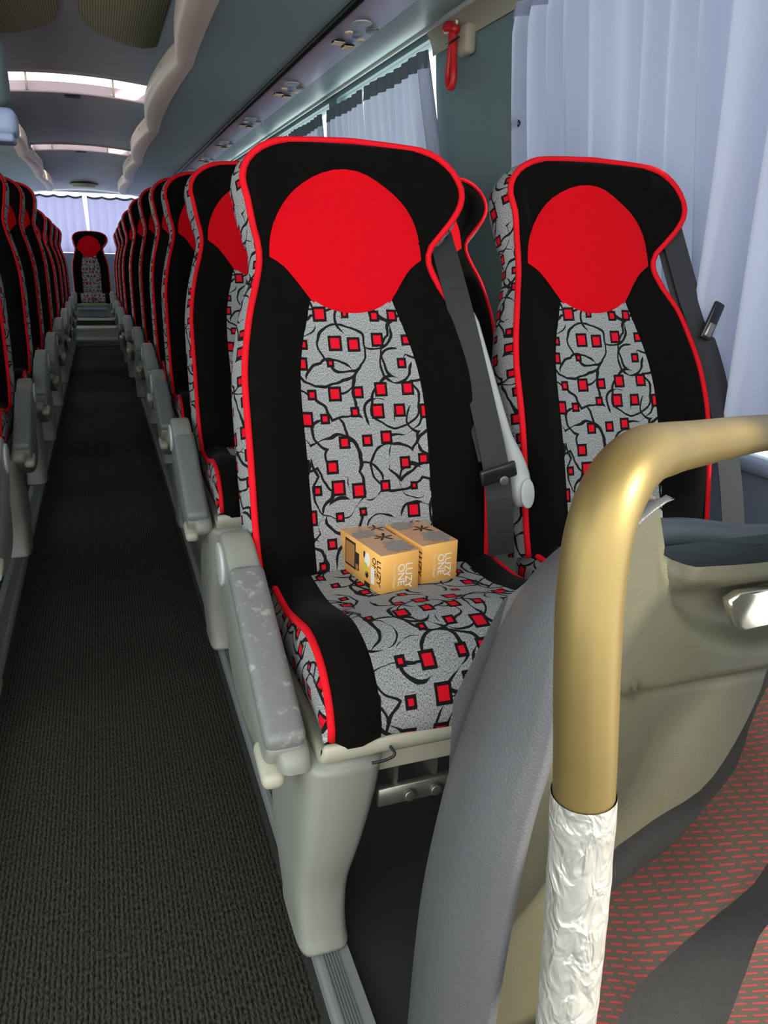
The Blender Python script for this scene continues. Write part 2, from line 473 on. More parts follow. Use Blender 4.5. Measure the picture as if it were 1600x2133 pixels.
# steps at the far end of the aisle
def aisle_step(y0, y1, z, m, n, lab):
    o = struct(slab('trim_%d' % n, mx(RX0), RX0, y0, y1, -0.05, z, m), lab)
    place('nosing', rbox(RX0 * 2 - 2 * XC - 0.01, 0.03, 0.03, 0.006, M['step'], 'nosing', off=(XC, y0 + 0.005, z - 0.008)), o)
aisle_step(9.25, 9.62, 0.07, M['rail'], 3, 'low grey step where the aisle carpet ends')
aisle_step(9.62, 10.0, 0.16, M['step'], 4, 'cream step up to the rear bench')
aisle_step(10.0, YB, 0.24, M['matting'], 5, 'dark raised floor before the rear bench')

# ------------------------------------------------------------------ setting: right and left wall, windows, curtains
def xw(z):       # wall leans inwards with height (z above carpet)
    return 1.30 - 0.11 * sstep(0.5, 1.9, z)
WZ0, WZ1 = 0.60, 1.755
PIL = [(2.17, 2.84), (4.08, 4.22), (5.62, 5.74), (7.14, 7.26), (8.66, 8.78), (10.2, 10.32)]
WALL_Y0 = 0.14
def wall(sgn):
    fx = (lambda x: x) if sgn > 0 else mx
    nm = 'wall_right' if sgn > 0 else 'wall_left'
    def strip(name, y0, y1, z0, z1, mat, par=None, t=0.05, n=6):
        V, F = [], []
        for k in range(n + 1):
            z = z0 + (z1 - z0) * k / n
            x = xw(z)
            V += [(fx(x), y0, z), (fx(x), y1, z), (fx(x + t), y1, z), (fx(x + t), y0, z)]
        for k in range(n):
            a = 4 * k
            for i in range(4): F.append((a + i, a + (i + 1) % 4, a + 4 + (i + 1) % 4, a + 4 + i))
        F += [(0, 1, 2, 3), tuple(4 * n + i for i in (3, 2, 1, 0))]
        me = make(name, V, F, mat, data_only=True); fix_normals(me)
        for p in me.polygons: p.use_smooth = False
        return place(name, me, par)
    w0 = struct(strip(nm, WALL_Y0, YB, 0.0, WZ0, M['wallgrey']), 'blue-grey lower side wall under the %s windows' % ('right' if sgn > 0 else 'left'))
    strip('upper_panel', WALL_Y0, YB, WZ1, 2.02, M['teal'], w0)
    for a, b in PIL:
        strip('pillar', a, b, WZ0, WZ1, M['teal'], w0)
    strip('pillar', WALL_Y0 - 0.06, WALL_Y0 + 0.02, 0.0, 2.02, M['teal'], w0)
    # sill
    V, F = tube([(fx(xw(WZ0) - 0.004), WALL_Y0, WZ0), (fx(xw(WZ0) - 0.004), YB, WZ0)], 0.022, 10)
    make('sill', V, F, M['wallgrey'], w0)
    edges = [WALL_Y0] + [v for ab in PIL for v in ab] + [YB - 0.05]
    for k in range(0, len(edges), 2):
        y0, y1 = edges[k], edges[k + 1]
        g = strip('window_%d' % (k // 2 + 1 + (0 if sgn > 0 else 10)), y0, y1, WZ0, WZ1, M['glass'], None, t=0.004)
        g.location.x = 0.02 * sgn
        struct(g, 'side window pane behind the curtains')
wall(1); wall(-1)

def curtain(name, y0, y1, z0, z1, sgn, mat, pleat, amp, off, seed, label, group, y0b=None, y1b=None, hem=0.055, nz=26):
    """pleated hanging cloth between y0..y1 at the top, y0b..y1b at the bottom"""
    rnd = random.Random(seed)
    fx = (lambda x: x) if sgn > 0 else mx
    y0b = y0 if y0b is None else y0b; y1b = y1 if y1b is None else y1b
    npl = max(2, int(round((y1 - y0) / pleat)))
    per = 12
    nu = npl * per
    ph = [rnd.uniform(-0.25, 0.25) for _ in range(npl + 2)]
    am = [rnd.uniform(0.55, 1.25) for _ in range(npl + 2)]
    def f(i, j):
        s = i / nu; t = j / nz                      # t=0 bottom
        q = s * npl
        k = int(q); fr = q - k
        kk = min(k + 1, npl + 1)
        a = am[min(k, npl + 1)] * (1 - fr) + am[kk] * fr
        p = ph[min(k, npl + 1)] * (1 - fr) + ph[kk] * fr
        z = z0 + (z1 - z0) * t
        open_ = 0.55 + 0.45 * (1 - t) if t < 0.93 else 0.55 * (1 - (t - 0.93) / 0.07 * 0.55)
        wv = math.sin(2 * math.pi * (q + p * (1.2 - t)))
        wv = math.copysign(abs(wv) ** 0.75, wv)
        x = xw(z) - off + amp * a * open_ * wv + 0.006 * math.sin(5 * z + s * 9 + seed)
        y = (y0b + (y1b - y0b) * s) * (1 - t) + (y0 + (y1 - y0) * s) * t + 0.35 * pleat * 0.3 * math.sin(4 * math.pi * q) * (1 - t)
        return (fx(x), y, z), (s, t)
    V, F, U = grid(nu, nz, f)
    o = make(name, V, F, mat)
    tag(o, label, 'curtain', group)
    if hem:
        def g(i, j):
            (x, y, z), q = f(i, nz)
            zz = z1 - hem * (1 - j / 2)
            dx = xw(zz) - xw(z1)
            (xx, _, _), _ = f(i, nz - 1)
            x = x + (xx - x) * (1 - j / 2)
            return (x - 0.004 * sgn, y, zz), (0, 0)
        V, F, U = grid(nu, 2, g)
        make('header_tape', V, F, M['hem'] if hem > 0.04 else mat, o)
    return o

CT, CB = 1.70, 0.715
GR = 'curtains on the right side windows'
cA = curtain('window_curtain', 1.30, 2.14, CB - 0.02, 1.665, 1, M['curtain'], 0.098, 0.044, 0.066, 3, 'large blue-grey curtain right beside the front window seat', GR, 1.27, 2.10, hem=0.035)
V, F = tube([(xw(1.37) - 0.078, 2.105, 1.37), (xw(1.37) - 0.086, 2.103, 1.37)], 0.012, 12)
make('snap_button', V, F, M['blackp'], cA)
curtain('window_curtain', 0.20, 1.255, CB - 0.02, 1.72, 1, M['curtain'], 0.115, 0.040, 0.112, 5, 'blue-grey curtain at the right picture edge above the handrail', GR, 0.24, 1.32, hem=0.035)
names = ['second', 'third', 'fourth', 'fifth', 'sixth', 'rearmost']
edges = [v for ab in PIL for v in ab] + [YB - 0.05]
for k in range(6):
    a, b = edges[2 * k + 1] , edges[2 * k + 2]
    mid = (a + b) / 2 + 0.05
    if k < 3:
        curtain('window_curtain', a - 0.04, mid - 0.01, CB, CT, 1, M['curtain'], 0.085, 0.020, 0.045, 20 + k, 'blue-grey curtain on the near half of the %s right window' % names[k], GR, a - (0.20 if k == 0 else 0.0), mid - 0.02)
        curtain('window_curtain', mid + 0.01, b + 0.03, CB, CT, 1, M['curtain'], 0.085, 0.020, 0.045, 40 + k, 'blue-grey curtain on the far half of the %s right window' % names[k], GR)
    else:
        curtain('window_curtain', a - 0.03, b + 0.03, CB, CT, 1, M['curtain'], 0.13, 0.020, 0.045, 60 + k, 'blue-grey curtain across the %s right window' % names[k], GR)
GL = 'curtains on the left side windows'
ledge = [WALL_Y0] + edges
for k in range(7):  # unseen left curtains, drawn back to let daylight reach the rear
    a, b = ledge[2 * k], ledge[2 * k + 1]
    curtain('window_curtain', b - 0.36 * (b - a), b + 0.02, CB, CT, -1, M['curtain'], 0.07, 0.024, 0.045, 80 + k, 'unseen blue-grey curtain drawn back for daylight to the far end of the %s left window' % (['front'] + names)[k], GL, nz=14)

# ------------------------------------------------------------------ luggage racks, air panels, ceiling
RZ = 1.70
KINK = [-0.20, 1.62, 3.43, 5.26, 7.08, 8.92, 10.9]
def scallop(y):
    for a, b in zip(KINK, KINK[1:]):
        if a <= y <= b:
            s = (y - a) / (b - a)
            return math.sin(math.pi * s) ** 0.8
    return 0
def rack(sgn):
    fx = (lambda x: x) if sgn > 0 else mx
    side = 'right' if sgn > 0 else 'left'
    r = empty('luggage_rack', (fx(0.75), 0, RZ))
    tag(r, 'long teal-grey overhead luggage rack above the %s seats' % side, 'luggage rack', 'overhead luggage racks')
    def part(name, V, F, mat, U=None, smooth=True):
        V = [(v[0] - fx(0.75), v[1], v[2] - RZ) for v in V]
        return make(name, V, F, mat, r, smooth=smooth)
    ys = [ -0.20 + 11.1 * i / 222 for i in range(223)]
    # underside from the edge trim to the air panel
    def und(i, j):
        y = ys[i]; xo = 0.420 - 0.026 * scallop(y)
        x = xo + (0.748 - xo) * j / 4
        return (fx(x), y, RZ + 0.012 * math.sin(math.pi * j / 4)), None
    V, F, _ = grid(222, 4, und); part('rack_underside', V, F, M['rack'])
    V, F, _ = grid(1, 3, lambda i, j: ((fx(0.905 + 0.255 * j / 3), (-0.2, 10.9)[i], RZ + 0.075 * (j / 3) ** 1.5), None)); part('outer_soffit', V, F, M['rack'])
    V, F, _ = grid(1, 3, lambda i, j: ((fx(0.768 + 0.137 * j / 3), (-0.2, 10.9)[i], RZ - 0.010 - 0.012 * math.sin(math.pi * j / 3)), None)); part('air_panel', V, F, M['airp'])
    V, F = tube([(fx(0.758), -0.2, RZ - 0.006), (fx(0.758), 10.9, RZ - 0.006)], 0.012, 8); part('rubber_seal', V, F, M['black'])
    V, F = tube([(fx(1.16), -0.2, RZ + 0.07), (fx(1.16), 10.9, RZ + 0.07)], 0.010, 8); part('curtain_rail', V, F, M['cap'])
    # rack floor above and its back against the wall: closes the shelf
    V, F, _ = grid(1, 1, lambda i, j: ((fx((0.36, 1.24)[j]), (-0.2, 10.9)[i], RZ + 0.088), None)); part('rack_floor', V, F, M['rack'])
    # scalloped edge: one moulding per bay
    for a, b in zip(KINK, KINK[1:]):
        n = 20
        prof = [(0.058, 0.0), (0.030, -0.006), (0.004, -0.004), (-0.006, 0.010), (-0.006, 0.075), (0.0, 0.088), (0.05, 0.088)]
        def e(i, j):
            y = a + (b - a) * i / n
            s = math.sin(math.pi * i / n) ** 0.8
            px, pz = prof[j]
            sh = (0.026, 0.038, 0.055, 0.058, 0.058, 0.055, 0.040)[j]
            return (fx(0.362 - sh * s + px), y, RZ + pz - 0.008 * s), None
        V, F, _ = grid(n, len(prof) - 1, e)
        me_o = part('edge_moulding', V, F, M['trim'])
        V2, F2 = tube([(fx(0.352 - 0.048 * 0.45) - fx(0.75), a + (b - a) * 0.16, 0.05), (fx(0.352 - 0.048 * 0.5) - fx(0.75), a + (b - a) * 0.185, 0.05)], 0.012, 6)
        make('number_plate', V2, F2, M['cap'], me_o)
    # a cluster of lamps, nozzles and a speaker over each row
    for k in range(9):
        y = 2.62 + 0.92 * k if sgn > 0 else 2.5 + 0.92 * k
        z = -0.034
        def dsc(name, x, yy, rx, ry, mat, h=0.005):
            return place(name, disc(rx, ry, h, mat, name, 16, 0.002), r, (fx(x) - fx(0.75), yy, z + 0.004))
        dsc('speaker_grille', 0.812, y - 0.11, 0.030, 0.038, M['cap'])
        dsc('call_button', 0.866, y - 0.05, 0.020, 0.030, M['steel'])
        dsc('reading_lamp', 0.806, y + 0.0, 0.013, 0.017, M['cream'])
        dsc('reading_lamp', 0.868, y + 0.07, 0.013, 0.017, M['cream'])
        dsc('call_button', 0.838, y + 0.03, 0.012, 0.014, M['wallgrey'])
        for x, yy in ((0.806, y + 0.12), (0.852, y + 0.16)):
            nz_ = dsc('air_nozzle', x, yy, 0.022, 0.034, M['black'])
            for q in (-0.018, 0.0, 0.018):
                place('louvre', rbox(0.036, 0.007, 0.004, 0.001, M['cream'], 'louvre', 1), nz_, (0, q, 0.0))
    return r
rack(1); rack(-1)
# beige cornice over the pillar between the front windows
V, F, _ = grid(1, 4, lambda i, j: ((1.155 + 0.035 * math.sin(math.pi * j / 8), (2.16, 2.85)[i], 1.775 - 0.085 * j / 4), None))
o = make('trim_6', V, F, M['beige']); struct(o, 'beige cornice above the pillar with the hammer')
for yy in (2.24, 2.60):
    V, F = tube([(1.168, yy, 1.735), (1.160, yy, 1.735)], 0.008, 10); make('screw_cap', V, F, M['white'], o)

def zc(x): return 2.02 - 0.10 * ((x - XC) / 0.9) ** 2
HX0, HX1 = -0.52, 0.43
def ceil_piece(name, x0, x1, y0, y1, par=None, zf=None):
    def f(i, j):
        x = x0 + (x1 - x0) * i / 14; y = y0 + (y1 - y0) * j / 6
        return (x, y, zf(x, y) if zf else zc(x)), None
    V, F, _ = grid(14, 6, f)
    return make(name, V, F, M['ceil'], par)
H = [(5.48, 6.12), (8.85, 9.35)]
cl = struct(ceil_piece('ceiling', -1.40, 1.32, -0.2, H[0][0]), 'grey arched ceiling')
ceil_piece('ceiling_panel', -1.40, 1.32, H[0][1], H[1][0], cl)
rear_z = lambda x, y: zc(x) - 0.25 * sstep(9.5, 11.5, y)
ceil_piece('ceiling_panel', -1.40, 1.32, H[1][1], YB + 0.05, cl, rear_z)
for a, b in H:
    ceil_piece('ceiling_panel', -1.40, HX0, a, b, cl); ceil_piece('ceiling_panel', HX1, 1.32, a, b, cl)
for n, (a, b) in enumerate(H):
    h = empty('roof_hatch', ((HX0 + HX1) / 2, (a + b) / 2, 2.06))
    tag(h, ('propped-open roof hatch, the nearer of the two, over the aisle', 'propped-open roof hatch, the farther of the two, over the aisle')[n], 'roof hatch', 'roof hatches')
    hx, hy = (HX1 - HX0) / 2, (b - a) / 2
    def pt(name, sx, sy, sz, x, y, z, m, r=0.004): return place(name, rbox(sx, sy, sz, r, m, name, 2), h, (x, y, z))
    lip = lambda t: zc(t + h.location.x) - 2.06
    # curb walls follow the arch
    for nm, y, dz0, dz1, m in (('far_curb', hy, -0.004, 0.055, M['hatch']), ('near_curb', -hy, 0.0, 0.03, M['hatch'])):
        V, F, _ = grid(16, 1, lambda i, j: ((-hx + 2 * hx * i / 16, y, lip(-hx + 2 * hx * i / 16) + (dz0, dz1)[j]), None))
        make(nm, V, F, m, h)
        V, F = tube([(-hx + 2 * hx * i / 16, y, lip(-hx + 2 * hx * i / 16) - 0.002) for i in range(17)], 0.014, 6); make('rim', V, F, M['hatch'], h)
    for x in (-hx, hx):
        pt('side_curb', 0.012, 2 * hy, 0.09, x, 0, -0.05, M['hatch'])
    for x in (-hx * 0.62, hx * 0.52):
        pt('stay', 0.014, 0.02, 0.15, x, hy - 0.03, 0.02, M['steel'], 0.002)
    pt('lid', 2 * hx + 0.12, 2 * hy + 0.12, 0.02, 0, 0, 0.17, M['hatch'])
    pt('handle', 0.10, 0.05, 0.012, -0.02, hy + 0.14, lip(0) - 0.008, M['housing'])
# intake grilles overhead
for s in (1, -1):
    pts = [(0.017, 4.07), (0.033, 4.226), (0.09, 4.389), (0.225, 4.553), (0.319, 4.587), (0.372, 4.531), (0.377, 3.6), (0.377, 3.1), (0.20, 3.0), (0.06, 3.35), (0.02, 3.75)]
    if s < 0: pts = [(2 * -0.026 - a, b) for a, b in pts]
    g = place('ceiling_grille', prism([(a, b) for a, b in pts], 0, 0.012, 0.003, M['grille'], 'ceiling_grille', axis='z', seg=1), None, (0, 0, 2.02 - 0.030))
    tag(g, 'olive ribbed air grille in the ceiling, ' + ('nearer the right luggage rack' if s > 0 else 'nearer the hanging monitor'), 'air grille', 'ceiling air grilles')
# round lamp on the rear ceiling
l = empty('ceiling_lamp', (XC - 0.03, 11.0, rear_z(0, 11.0) - 0.01))
tag(l, 'round olive dome on the rear ceiling above the back window', 'ceiling lamp')
place('base_ring', disc(0.17, 0.17, 0.02, M['beige'], 'base_ring', 28, 0.004), l, (0, 0, -0.012))
place('dome', disc(0.13, 0.13, 0.02, M['grille'], 'dome', 28, 0.006), l, (0, 0, -0.028))

# back wall with curtained window
bw = struct(slab('wall_back', -1.40, 1.34, YB, YB + 0.06, 0.0, 0.98, M['wallgrey']), 'grey back wall under the rear window')
slab('header_panel', -1.40, 1.34, YB, YB + 0.06, 1.745, 2.05, M['ceil'], bw)
for x0, x1 in ((-1.40, -0.95), (0.86, 1.34)): slab('pillar', x0, x1, YB, YB + 0.06, 0.98, 1.745, M['ceil'], bw)
struct(slab('window_30', -0.95, 0.86, YB + 0.03, YB + 0.034, 0.98, 1.745, M['glass']), 'rear window pane')
def rear_curtain(x0, x1, seed, gap, label):
    n = 90; nz = 14
    def f(i, j):
        s = i / n; t = j / nz
        xx0 = x0 + (gap * t if gap > 0 else 0); xx1 = x1 + (gap * t if gap < 0 else 0)
        x = xx0 + (xx1 - xx0) * s
        y = YB - 0.06 + 0.016 * math.sin(x * 2 * math.pi / 0.11 + seed + 0.6 * math.sin(3 * t)) * (1.2 - 0.6 * t)
        sag = 0.018 * abs(math.sin(s * math.pi * 5)) * (1 if t > 0.98 else 0)
        return (x, y, 0.99 + 0.715 * t - sag), None
    V, F, _ = grid(n, nz, f)
    o = make('rear_curtain', V, F, M['curtain2'])
    tag(o, label, 'curtain', 'curtains on the rear window')
    def g(i, j):
        (x, y, z), _ = f(i, nz)
        return (x, y - 0.006, z - 0.028 * j), None
    V, F, _ = grid(n, 1, g); make('header_tape', V, F, M['hem'], o)
rear_curtain(-0.98, -0.072, 0.4, -0.045, 'lilac curtain on the left half of the rear window')
rear_curtain(-0.06, 0.88, 1.9, 0.0, 'lilac curtain on the right half of the rear window')

# ------------------------------------------------------------------ coach seats
L = 0.76
HWT = [(0.0, 0.200), (0.06, 0.203), (0.15, 0.205), (0.26, 0.205), (0.377, 0.204), (0.473, 0.200), (0.592, 0.182), (0.68, 0.161), (0.735, 0.151), (0.765, 0.155), (0.81, 0.176), (0.86, 0.191), (0.896, 0.194), (0.935, 0.183), (0.962, 0.162), (0.982, 0.130), (0.996, 0.078), (1.003, 0.0)]
def hw(t):
    return max(0.0, interp(HWT, t))
def cx_(t): return 0.020 * sstep(0.74, 0.87, t)
def front(x, t):
    """front surface of the backrest: y (forward is -y)"""
    h = max(hw(t), 0.02); a = min(1, abs(x - cx_(t)) / h)
    k = 0.35 + 0.65 * math.exp(-((t - 0.35) / 0.3) ** 2) + 0.5 * math.exp(-((t - 0.85) / 0.12) ** 2)
    top = sstep(0.90, 0.985, t)
    hb = sstep(0.56, 0.68, t)
    eh = sstep(0.134, max(0.160, h * 0.97), abs(x - cx_(t))) * max(0.0, min(1.0, (h - 0.140) / 0.045))
    edge = sstep(0.40, 0.86, a) * (1 - hb) + eh * hb
    y = -0.024 - 0.010 * math.exp(-((t - 0.30) / 0.22) ** 2)
    y -= 0.048 * k * (edge + (1 - edge) * top)
    roll = sstep(0.88, 1.0, a) * (1 - top)
    y += 0.014 * (roll + (1 - roll) * sstep(0.975, 1.003, t) * top)
    return y
def tdist(n):
    out = []
    for i in range(n + 1):
        s = i / n
        out.append(0.9 * s / 0.8 if s < 0.8 else 0.9 + 0.103 * (1 - (1 - (s - 0.8) / 0.2) ** 2))
    return out
TS = tdist(44)
def build_seat_meshes():
    D = {}
    nt_ = len(TS) - 1
    V, F, U = grid(20, nt_, lambda i, j: ((cx_(TS[j]) + hw(TS[j]) * (i - 10) / 10, front(cx_(TS[j]) + hw(TS[j]) * (i - 10) / 10, TS[j]), TS[j] * L), (0, 0)))
    D['backrest'] = make('backrest', V, F, M['velvet'], data_only=True)
    # outline loop, left bottom -> over the head -> right bottom
    out = [(cx_(t) - hw(t), t) for t in TS] + [(cx_(t) + hw(t), t) for t in TS[::-1][1:]]
    pts = [Vector((x, front(x, t) - 0.002, t * L)) for x, t in out]
    pts = resample(pts, 110)
    Vt, Ft = tube(pts, 0.0058, 7); D['piping'] = make('piping', Vt, Ft, M['piping'], data_only=True)
    cum = [0]
    for a, b in zip(pts, pts[1:]): cum.append(cum[-1] + (b - a).length)
    cen = Vector((0, 0, 0.40))
    def sb(i, j):
        p = pts[i]; s = j / 5
        a = pts[max(i - 1, 0)]; b = pts[min(i + 1, len(pts) - 1)]
        tg = (b - a); nrm = Vector((-tg.z, 0, tg.x)).normalized()   # outward for this winding
        y = p.y + (0.050 - p.y) * s
        q = Vector((p.x, y, p.z)) + nrm * (0.014 * math.sin(math.pi * min(1, s * 1.1)) ) - nrm * 0.012 * sstep(0.8, 1.0, s)
        return q, (cum[i], 0.4 + s * 0.10)
    V, F, U = grid(len(pts) - 1, 5, sb); D['side_band'] = make('side_band', V, F, M['pattern'], uv=U, data_only=True)
    V, F, U = grid(10, nt_, lambda i, j: ((cx_(TS[j]) + 0.96 * hw(TS[j]) * (i - 5) / 5, 0.050 + 0.012 * (1 - ((i - 5) / 5) ** 2), TS[j] * L), (0, 0)))
    D['back_cover'] = make('back_cover', V, F, M['shell'], data_only=True)
    # red patch (polar) and centre panel, laid just proud of the velour
    half = [(0.135 * math.sin(math.radians(q)), 0.748 + 0.186 * math.cos(math.radians(q))) for q in (0, 16, 33, 50, 66, 80)] + [(0.136, 0.733), (0.114, 0.712), (0.096, 0.682), (0.076, 0.643), (0.062, 0.622), (0.034, 0.604), (0.0, 0.598)]
    hp = [v for v in half]
    left = [(-a, b) for a, b in hp[::-1][1:-1]]
    loop = hp + left
    # smooth the loop except at the two side points
    def seg(ps, n): return resample(spline([(a, b, 0) for a, b in ps], 5), n)
    top = seg([(-a, b) for a, b in hp[:7]][::-1] + hp[1:7], 26)
    bot = seg(hp[6:] + [(-a, b) for a, b in hp[6:-1]][::-1], 26)
    ring = top[:-1] + bot[:-1]
    n = len(ring); cx, cz = 0.0, 0.75
    V, F = [], []
    for k in range(8):
        r = k / 7 if k else 0.02
        for p in ring:
            t = cz + (p.y - cz) * r; x = cx + (p.x - cx) * r + 0.3 * cx_(t)
            V.append((x, front(x, t) - 0.003 * (1 - r ** 8) - 0.0020, t * L))
    for k in range(7):
        for i in range(n):
            F.append((k * n + i, k * n + (i + 1) % n, (k + 1) * n + (i + 1) % n, (k + 1) * n + i))
    F.append(tuple(range(n)))
    D['head_patch'] = make('head_patch', V, F, M['red'], data_only=True); fix_normals(D['head_patch'])
    PW = [(0.0, 0.106), (0.15, 0.107), (0.30, 0.108), (0.40, 0.108), (0.48, 0.103), (0.56, 0.090), (0.64, 0.072)]
    def cp(i, j):
        s = (i - 8) / 8
        x0 = s * 0.115
        tt = 0.02 + 0.0 * s
        t1 = 0.640 - 0.036 * (1 - s * s)
        t = tt + (t1 - tt) * j / 26
        x = interp(PW, t) * s
        return (x, front(x, t) - 0.0035 * (1 - abs(s) ** 6) - 0.0006, t * L), (x + 3.1, t * L)
    V, F, U = grid(16, 26, cp); D['centre_panel'] = make('centre_panel', V, F, M['pattern'], uv=U, data_only=True)
    # ---- cushion (world frame of the seat, floor z = 0)
    path = resample(spline([(0.03, 0.500, 0), (-0.05, 0.496, 0), (-0.13, 0.497, 0), (-0.20, 0.512, 0), (-0.26, 0.524, 0), (-0.32, 0.513, 0), (-0.36, 0.478, 0), (-0.376, 0.435, 0), (-0.362, 0.418, 0)], 8), 30)
    def cu(x, j, up=0.0):
        p = path[j]; a = abs(x) / 0.20
        a2 = path[max(j - 1, 0)]; b2 = path[min(j + 1, 30)]
        tg = (b2 - a2).normalized(); nr = Vector((tg.y, -tg.x, 0))   # outward
        if nr.y < 0 and j < 20: nr = -nr
        if j >= 20 and nr.x > 0: nr = -nr
        h = 0.014 * sstep(0.55, 0.85, a) - 0.016 * sstep(0.88, 1.0, a) + 0.006 * math.cos(min(1, a / 0.7) * math.pi / 2) * 1.0 + up
        return Vector((x, p.x + nr.x * h, p.y + nr.y * h))
    V, F, U = grid(20, 30, lambda i, j: (cu(0.02 * (i - 10), j), (0, 0))); D['cushion'] = make('cushion', V, F, M['velvet'], data_only=True); fix_normals(D['cushion'])
    V, F, U = grid(14, 30, lambda i, j: (cu(0.136 * (i - 7) / 7, j, 0.0032 * (1 - abs((i - 7) / 7) ** 6) + 0.0006), (0.136 * (i - 7) / 7 + 5.3, j * 0.0155)))
    D['cushion_panel'] = make('cushion_panel', V, F, M['pattern'], uv=U, data_only=True); fix_normals(D['cushion_panel'])
    for s, nm in ((-1, 'L'), (1, 'R')):
        e = [cu(0.199 * s, j) for j in range(1, 30)]
        V, F = tube(e, 0.0058, 7); D['cushion_piping' + nm] = make('cushion_piping', V, F, M['piping'], data_only=True)
        def sd_(i, j):
            p = e[i]; q = j / 4
            z = p.z + (0.412 - p.z) * q
            y = p.y + (min(p.y + 0.015, 0.02) - p.y) * q
            return (p.x + s * 0.010 * math.sin(math.pi * q), y, z), (p.y + 7.7, z)
        V, F, U = grid(len(e) - 1, 4, sd_); D['cushion_side' + nm] = make('cushion_side', V, F, M['pattern'], uv=U, data_only=True)
    # tray
    pr = [(0.06, 0.415), (0.06, 0.385), (-0.30, 0.372), (-0.352, 0.380), (-0.372, 0.398), (-0.380, 0.420), (-0.372, 0.424), (-0.36, 0.412), (0.0, 0.415)]
    D['seat_tray'] = prism(pr, -0.212, 0.212, 0.008, M['tray'], 'seat_tray')
    # armrest: local origin at the pivot, arm runs to -y
    ap = [(0.035, -0.02), (0.032, 0.012), (0.012, 0.036), (-0.03, 0.046), (-0.10, 0.046), (-0.36, 0.040), (-0.375, 0.030), (-0.375, 0.0), (-0.36, -0.022), (-0.28, -0.055), (-0.16, -0.085), (-0.07, -0.098), (0.0, -0.075), (0.025, -0.05)]
    ap = [(p.x, p.y) for p in resample(spline([(a, b, 0) for a, b in ap + [ap[0]]], 5), 48)[:-1]]
    D['armrest'] = prism(ap, -0.0245, 0.0245, 0.009, M['plastic'], 'armrest')
    D['pad'] = rbox(0.054, 0.300, 0.034, 0.013, M['pad'], 'pad', 4, off=(0, -0.228, 0.040))
    D['pad2'] = rbox(0.054, 0.300, 0.034, 0.013, M['pad2'], 'pad', 4, off=(0, -0.228, 0.040))
    me = disc(0.036, 0.036, 0.006, M['cap'], 'pivot_cap', 24, 0.002); D['pivot_cap'] = me
    sp = [(0.07, 0.50), (0.10, 0.40), (0.06, 0.30), (-0.06, 0.275), (-0.20, 0.30), (-0.33, 0.36), (-0.36, 0.40), (-0.20, 0.47), (-0.03, 0.55)]
    sp = [(p.x, p.y) for p in resample(spline([(a, b, 0) for a, b in sp + [sp[0]]], 6), 40)[:-1]]
    D['side_panel'] = prism(sp, -0.262, -0.220, 0.012, M['plastic'], 'side_panel')
    D['lever'] = rbox(0.030, 0.075, 0.024, 0.010, M['tray'], 'recline_lever', 3)
    # pedestal leg: loft of rounded sections (cx, cy, sx, sy, z)
    secs = [(-0.176, -0.275, 0.112, 0.20, 0.385), (-0.180, -0.262, 0.106, 0.21, 0.32), (-0.188, -0.245, 0.096, 0.22, 0.24), (-0.196, -0.235, 0.084, 0.215, 0.17), (-0.199, -0.255, 0.076, 0.17, 0.115), (-0.199, -0.275, 0.074, 0.145, 0.075), (-0.199, -0.278, 0.076, 0.15, 0.066), (-0.199, -0.278, 0.076, 0.15, 0.060)]
    cs = resample(spline([(a, b, z) for a, b, c, d, z in secs[:6]], 5), 24)
    ss = resample(spline([(c, d, z) for a, b, c, d, z in secs[:6]], 5), 24)
    V, F = [], []
    n = 24
    rings = [(c.x, c.y, s_.x, s_.y, c.z) for c, s_ in zip(cs, ss)] + secs[6:]
    for lx, ly, sx, sy, z in rings:
        for i in range(n):
            th = 2 * math.pi * i / n
            c_, s_ = math.cos(th), math.sin(th)
            V.append((lx + sx / 2 * math.copysign(abs(c_) ** 0.42, c_), ly + sy / 2 * math.copysign(abs(s_) ** 0.42, s_), z))
    for k in range(len(rings) - 1):
        for i in range(n): F.append((k * n + i, k * n + (i + 1) % n, (k + 1) * n + (i + 1) % n, (k + 1) * n + i))
    F.append(tuple(range(n))); F.append(tuple(range((len(rings) - 1) * n, len(rings) * n)))
    D['leg'] = make('pedestal_leg', V, F, M['plastic'], data_only=True); fix_normals(D['leg'])
    D['crossbar'] = rbox(0.42, 0.05, 0.035, 0.003, M['tray'], 'crossbar', 2, off=(0, -0.31, 0.356))
    D['bracket'] = prism([(-0.325, 0.375), (-0.325, 0.31), (-0.30, 0.255), (-0.24, 0.275), (-0.18, 0.30), (-0.10, 0.375)], 0.02, 0.026, 0, M['steel'], 'bracket')
    D['bracket_bar'] = rbox(0.24, 0.012, 0.03, 0.002, M['steel'], 'bracket_bar', 1, off=(0.0, -0.325, 0.288))
    D['bolt'] = disc(0.009, 0.009, 0.008, M['steel'], 'bolt', 8, 0.002)
    D['wall_foot'] = rbox(0.06, 0.30, 0.35, 0.012, M['plastic'], 'wall_foot', 2, off=(0.18, -0.16, 0.21))
    # belt pieces, seat frame
    return D
D = build_seat_meshes()
PIV = (0.0, 0.0, 0.48)
